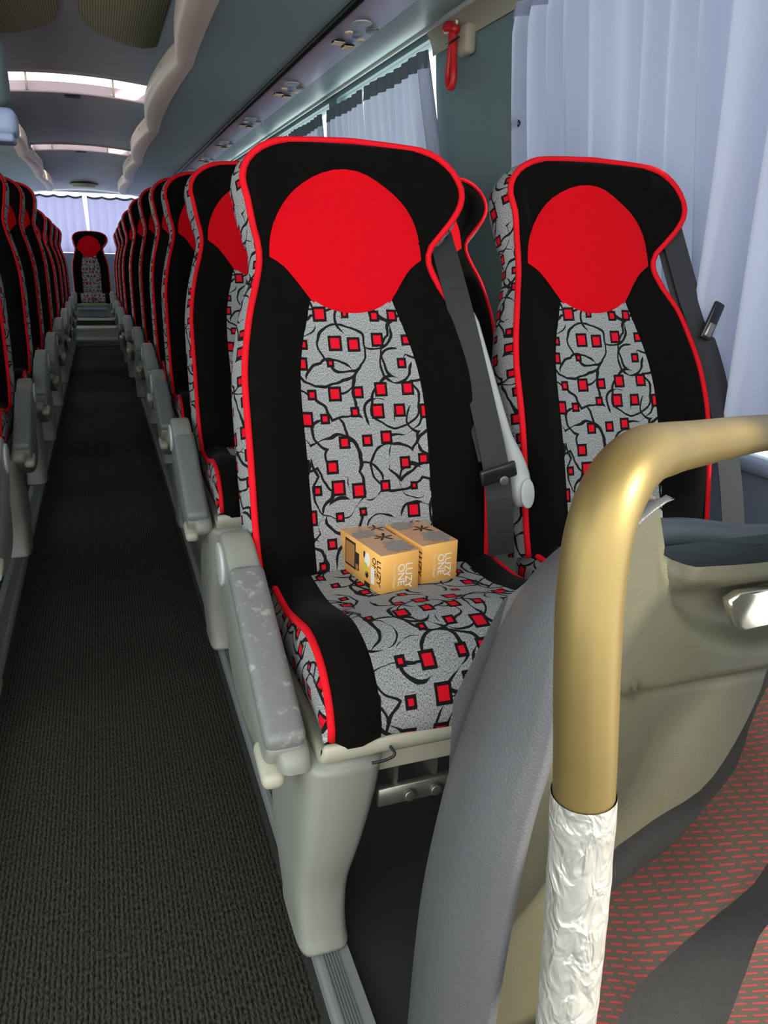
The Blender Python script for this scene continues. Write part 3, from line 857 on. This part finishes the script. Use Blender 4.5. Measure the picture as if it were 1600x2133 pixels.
def seat(label, x, y, side, rec=20.0, hs=1.0, bx=0.0, aisle=True, arm=27.0, full=False, group=None, dz=0.0, parts=True):
    """side +1: aisle on the left of the seat (right half of the bus); -1 mirrored"""
    r = empty('coach_seat', (x, y, dz))
    r.scale = (side, 1, 1)
    tag(r, label, 'seat', group or 'coach seats')
    rot = (-math.radians(rec), 0, 0)
    for k in ('backrest', 'side_band', 'piping', 'head_patch', 'centre_panel', 'back_cover'):
        place(k, D[k], r, (PIV[0] + bx, PIV[1], PIV[2]), rot, (1, 1, hs))
    for k, nm in (('cushion', 'cushion'), ('cushion_panel', 'cushion_panel'), ('cushion_pipingL', 'cushion_piping'), ('cushion_pipingR', 'cushion_piping'), ('cushion_sideL', 'cushion_side'), ('cushion_sideR', 'cushion_side'), ('seat_tray', 'seat_tray')):
        place(nm, D[k], r)
    if aisle:
        a = place('armrest', D['armrest'], r, (-0.252, 0.005, 0.545), (math.radians(arm), 0, 0))
        place('pad', D['pad' if full else 'pad2'], a)
        place('pivot_cap', D['pivot_cap'], a, (-0.0235, -0.012, -0.012), (0, -math.pi / 2, 0))
        place('side_panel', D['side_panel'], r)
        place('recline_lever', D['lever'], r, (-0.268, -0.315, 0.370), (math.radians(10), 0, 0))
        place('pedestal_leg', D['leg'], r)
        place('crossbar', D['crossbar'], r)
        if full:
            for dx in (-0.115, -0.055):
                place('bracket', D['bracket'], r, (dx, 0, 0))
            b = place('bracket_bar', D['bracket_bar'], r)
            for dx in (-0.075, -0.035):
                place('bolt', D['bolt'], b, (dx, -0.332, 0.288), (math.pi / 2, 0, 0))
    else:
        place('wall_foot', D['wall_foot'], r)
    return r

ORD = ['front', 'second', 'third', 'fourth', 'fifth', 'sixth', 'seventh', 'eighth', 'ninth', 'tenth']
def hs_for(zhead, rec):
    # stretch so that the widest part of the head sits at zhead (relative to the lens)
    return (zhead + 0.52) / (0.875 * L * math.cos(math.radians(rec)))
rowsR = [(1.15, 20, 0.090), (2.08, 17, 0.137), (3.02, 13, 0.185), (3.95, 12, 0.235), (4.88, 12, 0.258), (5.80, 12, 0.255), (6.72, 14, 0.23), (7.64, 14, 0.205), (8.54, 16, 0.175), (9.42, 16, 0.150)]
SX, SW = 0.423, 0.907
armR = [25.5, 27, 24, 12, 16, 14, 18, 18, 18, 18]
seats = {}
for k, (y, rec, zh) in enumerate(rowsR):
    x = [SX, 0.424, 0.432, 0.446, 0.440, 0.418, 0.396, 0.390, 0.384, 0.378][k]
    dz = 0.0
    seats['Ra%d' % k] = seat('red-piped coach seat on the aisle, right-hand side, %s row' % ORD[k], x, y, 1, rec, hs_for(zh, rec), -0.018 if k == 0 else 0.0, True, armR[k], full=(k == 0), group='right-hand aisle seats')
    seats['Rw%d' % k] = seat('red-piped coach seat by the right-hand window, %s row' % ORD[k], SW if k == 0 else 0.912, y, 1, rec, hs_for(zh, rec), -0.015 if k == 0 else 0.0, False, group='right-hand window seats')
rowsL = [(1.95, 18, 0.17), (2.88, 14, 0.22), (3.74, 14, 0.235), (4.58, 14, 0.25), (5.58, 12, 0.29), (6.55, 14, 0.20), (7.45, 14, 0.19), (8.32, 14, 0.172), (9.20, 14, 0.16)]
for k, (y, rec, zh) in enumerate(rowsL):
    seats['La%d' % k] = seat('red-piped coach seat on the aisle, left-hand side, %s row in view' % ORD[k], mx(0.430), y, -1, rec, hs_for(zh, rec), 0.0, True, [27, 26, 22, 20, 8, 18, 18, 18, 18][k], group='left-hand aisle seats')
    if k > 0:
        seats['Lw%d' % k] = seat('red-piped coach seat by the left-hand window, %s row in view' % ORD[k], mx(0.912), y, -1, rec, hs_for(zh, rec), 0.0, False, group='left-hand window seats')
rb = seat('single red-headed seat facing the aisle in the middle of the rear bench', -0.083, 10.35, 1, 10, hs_for(0.135, 10), 0.0, False, group='rear bench seats')

# ---- belts: webbing ribbon, tongue
def ribbon(name, pts, wdt, mat, parent, across=Vector((1, 0, 0)), th=0.002):
    P = resample(spline(pts, 6), 30)
    V, F = [], []
    for k, p in enumerate(P):
        d = (P[min(k + 1, 30)] - P[max(k - 1, 0)]).normalized()
        a = (across - d * across.dot(d)).normalized()
        nr = d.cross(a)
        for s, q in ((-1, -1), (1, -1), (1, 1), (-1, 1)):
            V.append(p + a * s * wdt / 2 + nr * q * th / 2)
    for k in range(30):
        for i in range(4): F.append((4 * k + i, 4 * k + (i + 1) % 4, 4 * k + 4 + (i + 1) % 4, 4 * k + 4 + i))
    F.append((0, 1, 2, 3)); F.append((123, 122, 121, 120))
    me = make(name, V, F, mat, data_only=True, smooth=False); fix_normals(me)
    return place(name, me, parent)
def loc(px, py, pz, x0, y0): return (px - x0, py - y0, pz + CAMZ)
s0 = seats['Ra0']
b = ribbon('seat_belt', [loc(0.594, 1.37, 0.06, SX, 1.15), loc(0.592, 1.265, -0.06, SX, 1.15), loc(0.604, 1.18, -0.21, SX, 1.15), loc(0.606, 1.11, -0.32, SX, 1.15), loc(0.606, 1.085, -0.38, SX, 1.15), loc(0.622, 1.09, -0.485, SX, 1.15)], 0.045, M['webbing'], s0, Vector((1, -0.25, 0)))
ribbon('belt_return', [loc(0.582, 1.385, 0.06, SX, 1.15), loc(0.578, 1.28, -0.06, SX, 1.15), loc(0.590, 1.19, -0.21, SX, 1.15), loc(0.596, 1.118, -0.32, SX, 1.15)], 0.03, M['black'], s0, Vector((1, -0.6, 0)))
bu = place('belt_tongue', rbox(0.066, 0.010, 0.028, 0.005, M['blackp'], 'belt_tongue', 2), s0, loc(0.592, 1.068, -0.330, SX, 1.15), (0, math.radians(-14), 0))
place('rivet', disc(0.008, 0.008, 0.004, M['steel'], 'rivet', 14, 0.001), bu, (0.004, -0.006, -0.012), (math.pi / 2, 0, 0))
place('belt_guide', rbox(0.03, 0.05, 0.035, 0.01, M['beige'], 'belt_guide', 3), s0, loc(0.608, 1.40, 0.055, SX, 1.15))
# raised centre armrest between the front pair
ca = resample(spline([loc(0.618, 1.262, -0.090, SX, 1.15), loc(0.643, 1.18, -0.250, SX, 1.15), loc(0.655, 1.115, -0.350, SX, 1.15), loc(0.656, 1.10, -0.402, SX, 1.15)], 6), 20)
V, F = tube(ca, [0.009] + [0.012] * 13 + [0.015, 0.018, 0.020, 0.021, 0.021, 0.018, 0.010], 10); make('centre_armrest', V, F, M['cap'], s0)
bm_ = place('pivot_cap', disc(0.014, 0.026, 0.006, M['cap'], 'pivot_cap', 22, 0.002), s0, loc(0.660, 1.088, -0.376, SX, 1.15), (math.radians(80), 0, math.radians(10)))
s1 = seats['Rw0']
ribbon('seat_belt', [loc(1.085, 1.33, 0.07, SW, 1.15), loc(1.105, 1.27, -0.06, SW, 1.15), loc(1.135, 1.20, -0.21, SW, 1.15), loc(1.132, 1.12, -0.38, SW, 1.15), loc(1.118, 1.07, -0.49, SW, 1.15)], 0.045, M['webbing'], s1, Vector((1, -0.3, 0)))
ribbon('belt_return', [loc(1.073, 1.345, 0.07, SW, 1.15), loc(1.092, 1.285, -0.06, SW, 1.15), loc(1.118, 1.215, -0.21, SW, 1.15), loc(1.118, 1.14, -0.36, SW, 1.15)], 0.03, M['black'], s1, Vector((1, -0.7, 0)))
bt = place('belt_tongue', rbox(0.026, 0.008, 0.075, 0.004, M['blackp'], 'belt_tongue', 2), s1, loc(1.128, 1.225, -0.10, SW, 1.15), (0, math.radians(20), 0))
place('slot_plate', rbox(0.016, 0.006, 0.028, 0.003, M['steel'], 'slot_plate', 2), bt, (0, -0.004, -0.018))
place('belt_guide', rbox(0.03, 0.05, 0.035, 0.01, M['blackp'], 'belt_guide', 3), s1, loc(1.09, 1.36, 0.075, SW, 1.15))
# cable tie under the front cushion
V, F = tube(spline([(-0.125, -0.383, 0.412), (-0.120, -0.388, 0.402), (-0.132, -0.388, 0.396), (-0.150, -0.386, 0.394)], 5), 0.002, 6); make('cable_tie', V, F, M['blackp'], s0)

# ------------------------------------------------------------------ emergency hammer
h = empty('emergency_hammer', (xw(1.66), 2.56, 1.655)); h.scale = (1, 0.9, 0.86)
tag(h, 'red emergency hammer with loop handle in beige holder on the pillar', 'hammer')
place('holder', rbox(0.040, 0.085, 0.105, 0.016, M['beige'], 'holder', 4), h, (-0.018, -0.012, 0.025))
V, F = tube(spline([(-0.05, 0.085, 0.072), (-0.055, 0.06, 0.078), (-0.055, 0.03, 0.070), (-0.05, 0.0, 0.058)], 5), [0.014 + 0.008 * math.sin(math.pi * min(1, i / 12)) for i in range(16)], 10); make('hammer_head', V, F, M['redp'], h)
lp = spline([(-0.05, 0.040, 0.060), (-0.05, 0.046, -0.02), (-0.05, 0.058, -0.085), (-0.05, 0.045, -0.125), (-0.05, 0.018, -0.128), (-0.05, 0.006, -0.085), (-0.05, 0.018, -0.02), (-0.05, 0.024, 0.060)], 6)
V, F = tube(lp, 0.0115, 8); make('loop_handle', V, F, M['redp'], h)
V, F = tube([(-0.062, 0.055, 0.018), (-0.062, -0.05, 0.020)], 0.004, 6); make('cable_tie', V, F, M['blackp'], h)

# ------------------------------------------------------------------ hanging monitor on the left
m = empty('ceiling_monitor', (-0.34, 2.6, 1.55))
tag(m, 'grey-green and pale blue monitor hanging under the left luggage rack', 'monitor')
place('housing', rbox(0.30, 0.10, 0.18, 0.03, M['housing'], 'housing', 4), m, (0.0, 0, -0.085), (0, 0, 0))
place('bracket', rbox(0.16, 0.06, 0.16, 0.012, M['housing'], 'bracket', 2), m, (-0.06, 0.02, 0.06))
place('screen_case', rbox(0.32, 0.13, 0.070, 0.02, M['screen'], 'screen_case', 4), m, (0.0, 0.015, -0.210))
place('screen_lip', rbox(0.30, 0.11, 0.024, 0.008, M['screen'], 'screen_lip', 3), m, (0.0, 0.0, -0.252))

# ------------------------------------------------------------------ partition behind the driver
P = empty('driver_partition', (0.50, 0.52, 0.035))
tag(P, 'grey moulded partition with padded vinyl edge behind the driver seat', 'partition')
pz = lambda v: (v[0] - 0.50, v[1] - 0.52, v[2] + CAMZ - 0.035)
Oc = [(0.250, 0.58, -0.96), (0.257, 0.58, -0.822), (0.261, 0.58, -0.722), (0.267, 0.58, -0.631), (0.280, 0.58, -0.541), (0.296, 0.58, -0.464), (0.316, 0.58, -0.396), (0.335, 0.58, -0.336), (0.359, 0.578, -0.288), (0.388, 0.572, -0.256), (0.415, 0.555, -0.226), (0.434, 0.530, -0.202), (0.442, 0.512, -0.192)]
Rc = [(0.275, 0.460, -0.96), (0.285, 0.460, -0.70), (0.295, 0.460, -0.536), (0.305, 0.460, -0.459), (0.318, 0.460, -0.393), (0.328, 0.460, -0.298), (0.342, 0.47, -0.248), (0.370, 0.472, -0.210), (0.402, 0.480, -0.190), (0.424, 0.488, -0.183), (0.440, 0.497, -0.186)]
Sc = [(0.300, 0.488, -0.96), (0.310, 0.488, -0.727), (0.320, 0.488, -0.586), (0.330, 0.488, -0.478), (0.343, 0.488, -0.409), (0.355, 0.488, -0.348), (0.366, 0.488, -0.262), (0.388, 0.488, -0.212), (0.412, 0.490, -0.192), (0.428, 0.494, -0.186), (0.440, 0.500, -0.185)]
NS = 50
O_, R_, S_ = (resample(spline(c, 6), NS) for c in (Oc, Rc, Sc))
def wing(i, j):
    a, b = O_[j], R_[j]
    if i == 0: p = a + Vector((0.03, 0.03, 0)) * (1 - (j / NS) ** 3)
    elif i <= 8:
        s = (i - 1) / 7
        p = a.lerp(b, s)
        p += Vector((-0.022, -0.006, 0.0)) * math.sin(math.pi * s) * 0.8
        if i == 2: p += Vector((0.002, 0.002, 0))
    else:
        s = (i - 8) / 4
        p = b.lerp(S_[j], s) + Vector((0, -0.010, 0)) * math.sin(math.pi * s)
    return pz(p), (0, 0)
V, F, U = grid(12, NS, wing); make('padded_edge', V, F, M['vinyl'], P)
for off in (0.006, 0.013):
    for k in range(0, 0): pass
st = resample(S_, 90)
V, F = [], []
for off in (-0.010, -0.004):
    for k in range(0, 78):
        p, q = st[k], st[k + 1]
        v, f = tube([pz(p + Vector((off, -0.0065 if off < -0.005 else -0.003, 0))), pz(p.lerp(q, 0.6) + Vector((off, -0.0065 if off < -0.005 else -0.003, 0)))], 0.0009, 5)
        n0 = len(V); V += v; F += [tuple(n0 + i for i in ff) for ff in f]
so_ = make('stitching', V, F, M['cap'], P); so_['kind'] = 'stuff'
# front panel: relief height field
def top_z(x):
    return interp([(0.30, -0.185), (0.43, -0.184), (0.438, -0.188), (0.448, -0.214), (0.456, -0.238), (0.469, -0.254), (0.513, -0.260), (0.571, -0.263), (1.25, -0.275)], x)
BOWL = [(0.452, -0.20), (0.456, -0.234), (0.466, -0.278), (0.484, -0.309), (0.518, -0.339), (0.556, -0.355), (0.62, -0.366), (0.9, -0.368), (1.25, -0.368)]
def relief(x, z):
    y = 0.490 + 0.02 * sstep(0.34, 0.42, x)
    # lower part set back under a horizontal groove
    gz = -0.389 - 0.01 * (x - 0.42)
    y += 0.010 * sstep(gz + 0.004, gz - 0.004, z) - 0.004 * math.exp(-((z - gz + 0.004) / 0.004) ** 2) * -1
    # moulded hollow under the lip
    if x > 0.440:
        zb = interp(BOWL, x)
        inside = sstep(zb - 0.004, zb + 0.020, z) * sstep(0.448, 0.472, x)
        y += 0.022 * inside
        lip = sstep(top_z(x) - 0.045, top_z(x) - 0.012, z) * sstep(0.455, 0.49, x)
        y -= 0.030 * lip
    return y
xsP = [0.296 + 0.008 * i for i in range(50)] + [0.71 + 0.06 * i for i in range(10)]
def seam_x(z):
    best = None
    for a, b in zip(S_, S_[1:]):
        if a.z <= z <= b.z:
            return a.x + (b.x - a.x) * (z - a.z) / max(1e-6, b.z - a.z)
    return S_[-1].x if z > S_[-1].z else S_[0].x
def pn(i, j):
    tt = j / 96
    x = xsP[i]
    zt = top_z(x)
    if x < S_[-1].x:
        # left of the seam top: stop the panel along the seam
        for a, b in zip(S_, S_[1:]):
            if a.x <= x <= b.x:
                zt = a.z + (b.z - a.z) * (x - a.x) / max(1e-6, b.x - a.x); break
        else:
            if x < S_[0].x: zt = -0.958
    z = -0.96 + (zt + 0.96) * (1 - (1 - tt) ** 1.5)
    return pz((x, relief(x, z), z)), (0, 0)
V, F, U = grid(len(xsP) - 1, 96, pn); make('front_panel', V, F, M['panel'], P)
# rear face, tray floor and raised back rim of the pocket
V, F, U = grid(20, 1, lambda i, j: (pz((0.30 + 0.95 * i / 20, 0.60, (-0.96, min(-0.285, interp([(0.30, -0.42), (0.36, -0.30), (0.45, -0.285), (1.3, -0.285)], 0.30 + 0.95 * i / 20)))[j])), (0, 0))); make('rear_face', V, F, M['vinyl'], P)
V, F = tube(spline([pz((0.47, 0.60, -0.262)), pz((0.56, 0.605, -0.268)), pz((0.66, 0.605, -0.285)), pz((0.80, 0.605, -0.290)), pz((1.24, 0.605, -0.290))], 6), 0.016, 10); make('pocket_rim', V, F, M['tealrim'], P)
V, F, U = grid(1, 1, lambda i, j: (pz(((0.44, 1.24)[i], 0.590, (-0.37, -0.275)[j])), (0, 0))); make('pocket_back', V, F, M['tealrim'], P)
V, F, U = grid(1, 1, lambda i, j: (pz(((0.46, 1.24)[i], (0.548, 0.60)[j], -0.345)), (0, 0))); make('pocket_floor', V, F, M['tealrim'], P)
lt = prism([(0.0, 0.0), (0.012, 0.006), (0.085, 0.006), (0.085, -0.034), (0.026, -0.036), (0.016, -0.030), (0.004, -0.010)], -0.006, 0.006, 0.003, M['chrome'], 'latch', axis='y')
place('latch', lt, P, pz((0.532, 0.505, -0.297)))

# ------------------------------------------------------------------ grab pole
g = empty('grab_pole', (0.256, 0.31, 0.0))
tag(g, 'bent brass-coloured grab pole with crumpled film round its lower half', 'grab pole')
path = [(0.262, 0.31, -1.0), (0.258, 0.31, -0.70), (0.254, 0.31, -0.49), (0.2505, 0.31, -0.39), (0.2445, 0.31, -0.295), (0.237, 0.311, -0.215), (0.2355, 0.314, -0.168), (0.2415, 0.320, -0.133), (0.262, 0.335, -0.1125), (0.300, 0.365, -0.109), (0.345, 0.400, -0.116), (0.410, 0.448, -0.1275), (0.627, 0.58, -0.158), (0.72, 0.610, -0.172), (0.775, 0.615, -0.205), (0.79, 0.610, -0.25), (0.79, 0.606, -0.285)]
gp = lambda v: (v[0] - 0.256, v[1] - 0.31, v[2] + CAMZ)
full = spline(path, 10)
V, F = tube([gp(p) for p in full], 0.0183, 28); make('tube', V, F, M['brass'], g)
fl = [p for p in full if p.z < -0.298 and p.x < 0.4]
fl.append(Vector((0.2447, 0.31, -0.297)))
rnd = random.Random(4)
fl = resample(fl, 70)
V, F = tube([gp(p) for p in fl], [0.0196 + rnd.uniform(-0.0003, 0.0003) for _ in fl], 28, caps=False); make('film_wrap', V, F, M['film'], g)
place('flange', disc(0.04, 0.04, 0.012, M['steel'], 'flange', 20, 0.003), g, gp((0.262, 0.31, -0.965)))

# ------------------------------------------------------------------ driver seat (only its shoulder shows)
ds = empty('driver_seat', (0.46, 0.36, 0.035))
tag(ds, 'dark driver seat with red-dashed fabric in the lower right corner', 'seat')
dp = lambda v: Vector((v[0] - 0.46, v[1] - 0.36, v[2] + CAMZ - 0.035))
C0 = [(0.82, 0.45, -0.14), (0.68, 0.45, -0.15), (0.60, 0.452, -0.20), (0.575, 0.455, -0.28), (0.551, 0.46, -0.349), (0.546, 0.46, -0.378), (0.531, 0.46, -0.42), (0.511, 0.46, -0.457), (0.49, 0.46, -0.476), (0.452, 0.46, -0.49), (0.427, 0.46, -0.503), (0.401, 0.46, -0.519), (0.36, 0.455, -0.56), (0.34, 0.45, -0.62)]
C1 = [(0.82, 0.425, -0.15), (0.67, 0.43, -0.16), (0.585, 0.43, -0.20), (0.556, 0.435, -0.28), (0.531, 0.44, -0.354), (0.52, 0.44, -0.387), (0.514, 0.44, -0.433), (0.489, 0.44, -0.468), (0.452, 0.44, -0.508), (0.416, 0.44, -0.527), (0.386, 0.44, -0.547), (0.345, 0.435, -0.59), (0.325, 0.43, -0.65)]
C2 = [(0.84, 0.36, -0.20), (0.70, 0.36, -0.23), (0.60, 0.36, -0.30), (0.53, 0.36, -0.40), (0.476, 0.36, -0.462), (0.463, 0.36, -0.483), (0.438, 0.36, -0.498), (0.4, 0.36, -0.522), (0.363, 0.36, -0.551), (0.349, 0.36, -0.578), (0.325, 0.355, -0.62), (0.315, 0.35, -0.68)]
C3 = [(0.84, 0.31, -0.22), (0.68, 0.31, -0.25), (0.57, 0.31, -0.32), (0.50, 0.315, -0.40), (0.437, 0.32, -0.473), (0.427, 0.32, -0.515), (0.418, 0.32, -0.569), (0.405, 0.32, -0.63), (0.395, 0.32, -0.70)]
C4 = [(0.86, 0.29, -0.28), (0.70, 0.29, -0.36), (0.62, 0.27, -0.44), (0.53, 0.26, -0.52), (0.50, 0.26, -0.58), (0.48, 0.26, -0.66), (0.47, 0.26, -0.74)]
R0, R1, R2, R3, R4 = (resample(spline(c, 6), 40) for c in (C0, C1, C2, C3, C4))
def strip(name, A, B, mat, bulge, n=6):
    def f(i, j):
        a, b = A[j], B[j]
        s = i / n
        p = a.lerp(b, s) + Vector((0.0, -0.55, 0.83)) * bulge * math.sin(math.pi * s)
        return dp(p), (0.4 * p.x - 0.7 * p.y + 0.6 * p.z, p.z + 0.80 * p.y)
    V, F, U = grid(n, 40, f); return make(name, V, F, mat, ds, uv=U)
Rb = [p + Vector((0.02, 0.012, -0.03)) for p in R0]
strip('edge_band', Rb, R0, M['velour2'], 0.0, 2)
strip('edge_band', R0, R1, M['velour2'], 0.006)
strip('bolster', R1, R2, M['dash'], 0.010, 10)
strip('welt_band', R2, R3, M['velour2'], 0.005)
strip('backrest_fabric', R3, R4, M['dash'], 0.006, 10)
place('seat_base', rbox(0.50, 0.26, 0.30, 0.04, M['velour2'], 'seat_base', 3), ds, dp((0.66, 0.30, -0.81)))

# ------------------------------------------------------------------ two diffuser cartons on the front seat
def text(body, size, mat, parent, loc_, rot, name='lettering', align='LEFT', ext=0.0002):
    c = bpy.data.curves.new('txt', 'FONT'); c.body = body; c.size = size; c.extrude = ext; c.align_x = align
    t = bpy.data.objects.new('txt', c); col.objects.link(t)
    dg = bpy.context.evaluated_depsgraph_get()
    me = bpy.data.meshes.new_from_object(t.evaluated_get(dg))
    bpy.data.objects.remove(t)
    me.materials.clear(); me.materials.append(mat)
    o = place(name, me, parent, loc_, rot)
    return o
BW, BL, BH = 0.068, 0.155, 0.067
def carton(x, y, rz, label, tilt=0.0):
    r = empty('diffuser_carton', (x, y, 0.5035), rz)
    r.rotation_euler = (tilt, 0, rz)
    tag(r, label, 'box', 'orange diffuser cartons on the front seat')
    place('carton', rbox(BW, BL, BH, 0.0008, M['orange'], 'carton', 1, off=(0, BL / 2, BH / 2)), r)
    tp = place('lid_print', rbox(BW - 0.001, BL - 0.002, 0.0006, 0, M['peach'], 'lid_print', off=(0, BL / 2, BH)), r)
    # blossom print on the lid
    rnd = random.Random(int(x * 1000))
    for (cx, cy, n, s, mt) in ((0.012, 0.030, 9, 0.030, M['petal']), (-0.012, 0.100, 8, 0.026, M['petal']), (0.010, 0.072, 6, 0.022, M['dark']), (0.02, 0.115, 5, 0.018, M['dark'])):
        for k in range(n):
            a = 2 * math.pi * k / n + rnd.uniform(-0.2, 0.2)
            ln = s * rnd.uniform(0.7, 1.0); wd = ln * (0.33 if mt is M['petal'] else 0.16)
            pts = []
            for q in range(10):
                t = 2 * math.pi * q / 10
                u = ln * 0.5 * (1 + math.cos(t)); v = wd * math.sin(t) * (0.5 + 0.5 * u / ln)
                X = cx + u * math.cos(a) - v * math.sin(a); Y = cy + u * math.sin(a) + v * math.cos(a)
                pts.append((max(-BW / 2 + 0.001, min(BW / 2 - 0.001, X)), max(0.001, min(BL - 0.001, Y)), BH + 0.0007 + 0.0002 * k / n))
            make('petal_print', pts, [tuple(range(10))], mt, tp, smooth=False)
    # end face (towards the lens): letters run downwards
    rot = (math.pi / 2, math.pi / 2, 0)
    text('LUZY', 0.0175, M['white'], r, (0.0100, -0.0003, BH * 0.73), rot)
    text('ONE', 0.0175, M['white'], r, (-0.0035, -0.0003, BH * 0.73), rot)
    text('Reed Diffuser', 0.0072, M['cream'], r, (-0.0125, -0.0003, BH * 0.73), rot)
    text('premium fragrance', 0.0042, M['cream'], r, (-0.0180, -0.0003, BH * 0.73), rot) if False else None
    # long side (towards the aisle)
    rs = (math.pi / 2, math.pi / 2, -math.pi / 2)
    xs = -BW / 2 - 0.0003
    text('LUZY', 0.0175, M['dark'], r, (xs, 0.013, BH * 0.86), rs)
    text('ONE', 0.0150, M['dark'], r, (xs, 0.027, BH * 0.86), rs)
    sd = lambda nm, y0, y1, z0, z1, mt, d=0.0: place(nm, rbox(0.0005, abs(y1 - y0), z1 - z0, 0, mt, nm, off=(xs - d, (y0 + y1) / 2, (z0 + z1) / 2)), r)
    sd('price_sticker', 0.020, 0.031, 0.012, 0.040, M['white'], 0.0004)
    sd('bottle_print', 0.084, 0.120, 0.014, 0.060, M['dark']); sd('bottle_label', 0.087, 0.117, 0.018, 0.056, M['amber'], 0.0004)
    sd('cap_print', 0.072, 0.084, 0.016, 0.046, M['dark']); sd('cap_print', 0.0735, 0.082, 0.018, 0.026, M['amber'], 0.0004)
    sd('hang_slot', 0.034, 0.052, 0.0, 0.008, M['dark'], 0.0002)
    for k, (yy, zz, ry, rz_, mt) in enumerate(((0.044, 0.046, 0.009, 0.012, M['white']), (0.049, 0.030, 0.007, 0.009, M['yellow']), (0.045, 0.021, 0.005, 0.006, M['dark']), (0.054, 0.052, 0.003, 0.006, M['dark']))):
        me = disc(rz_, ry, 0.0003, mt, 'flower_print', 14); place('flower_print', me, r, (xs, yy, zz), (0, -math.pi / 2, 0))
    return r
carton(0.402, 1.014, math.radians(10), 'orange carton lettered LUZY ONE, the nearer one beside the armrest')
carton(0.479, 1.036, math.radians(10), 'orange carton lettered LUZY ONE, the farther one beside the seat belt')
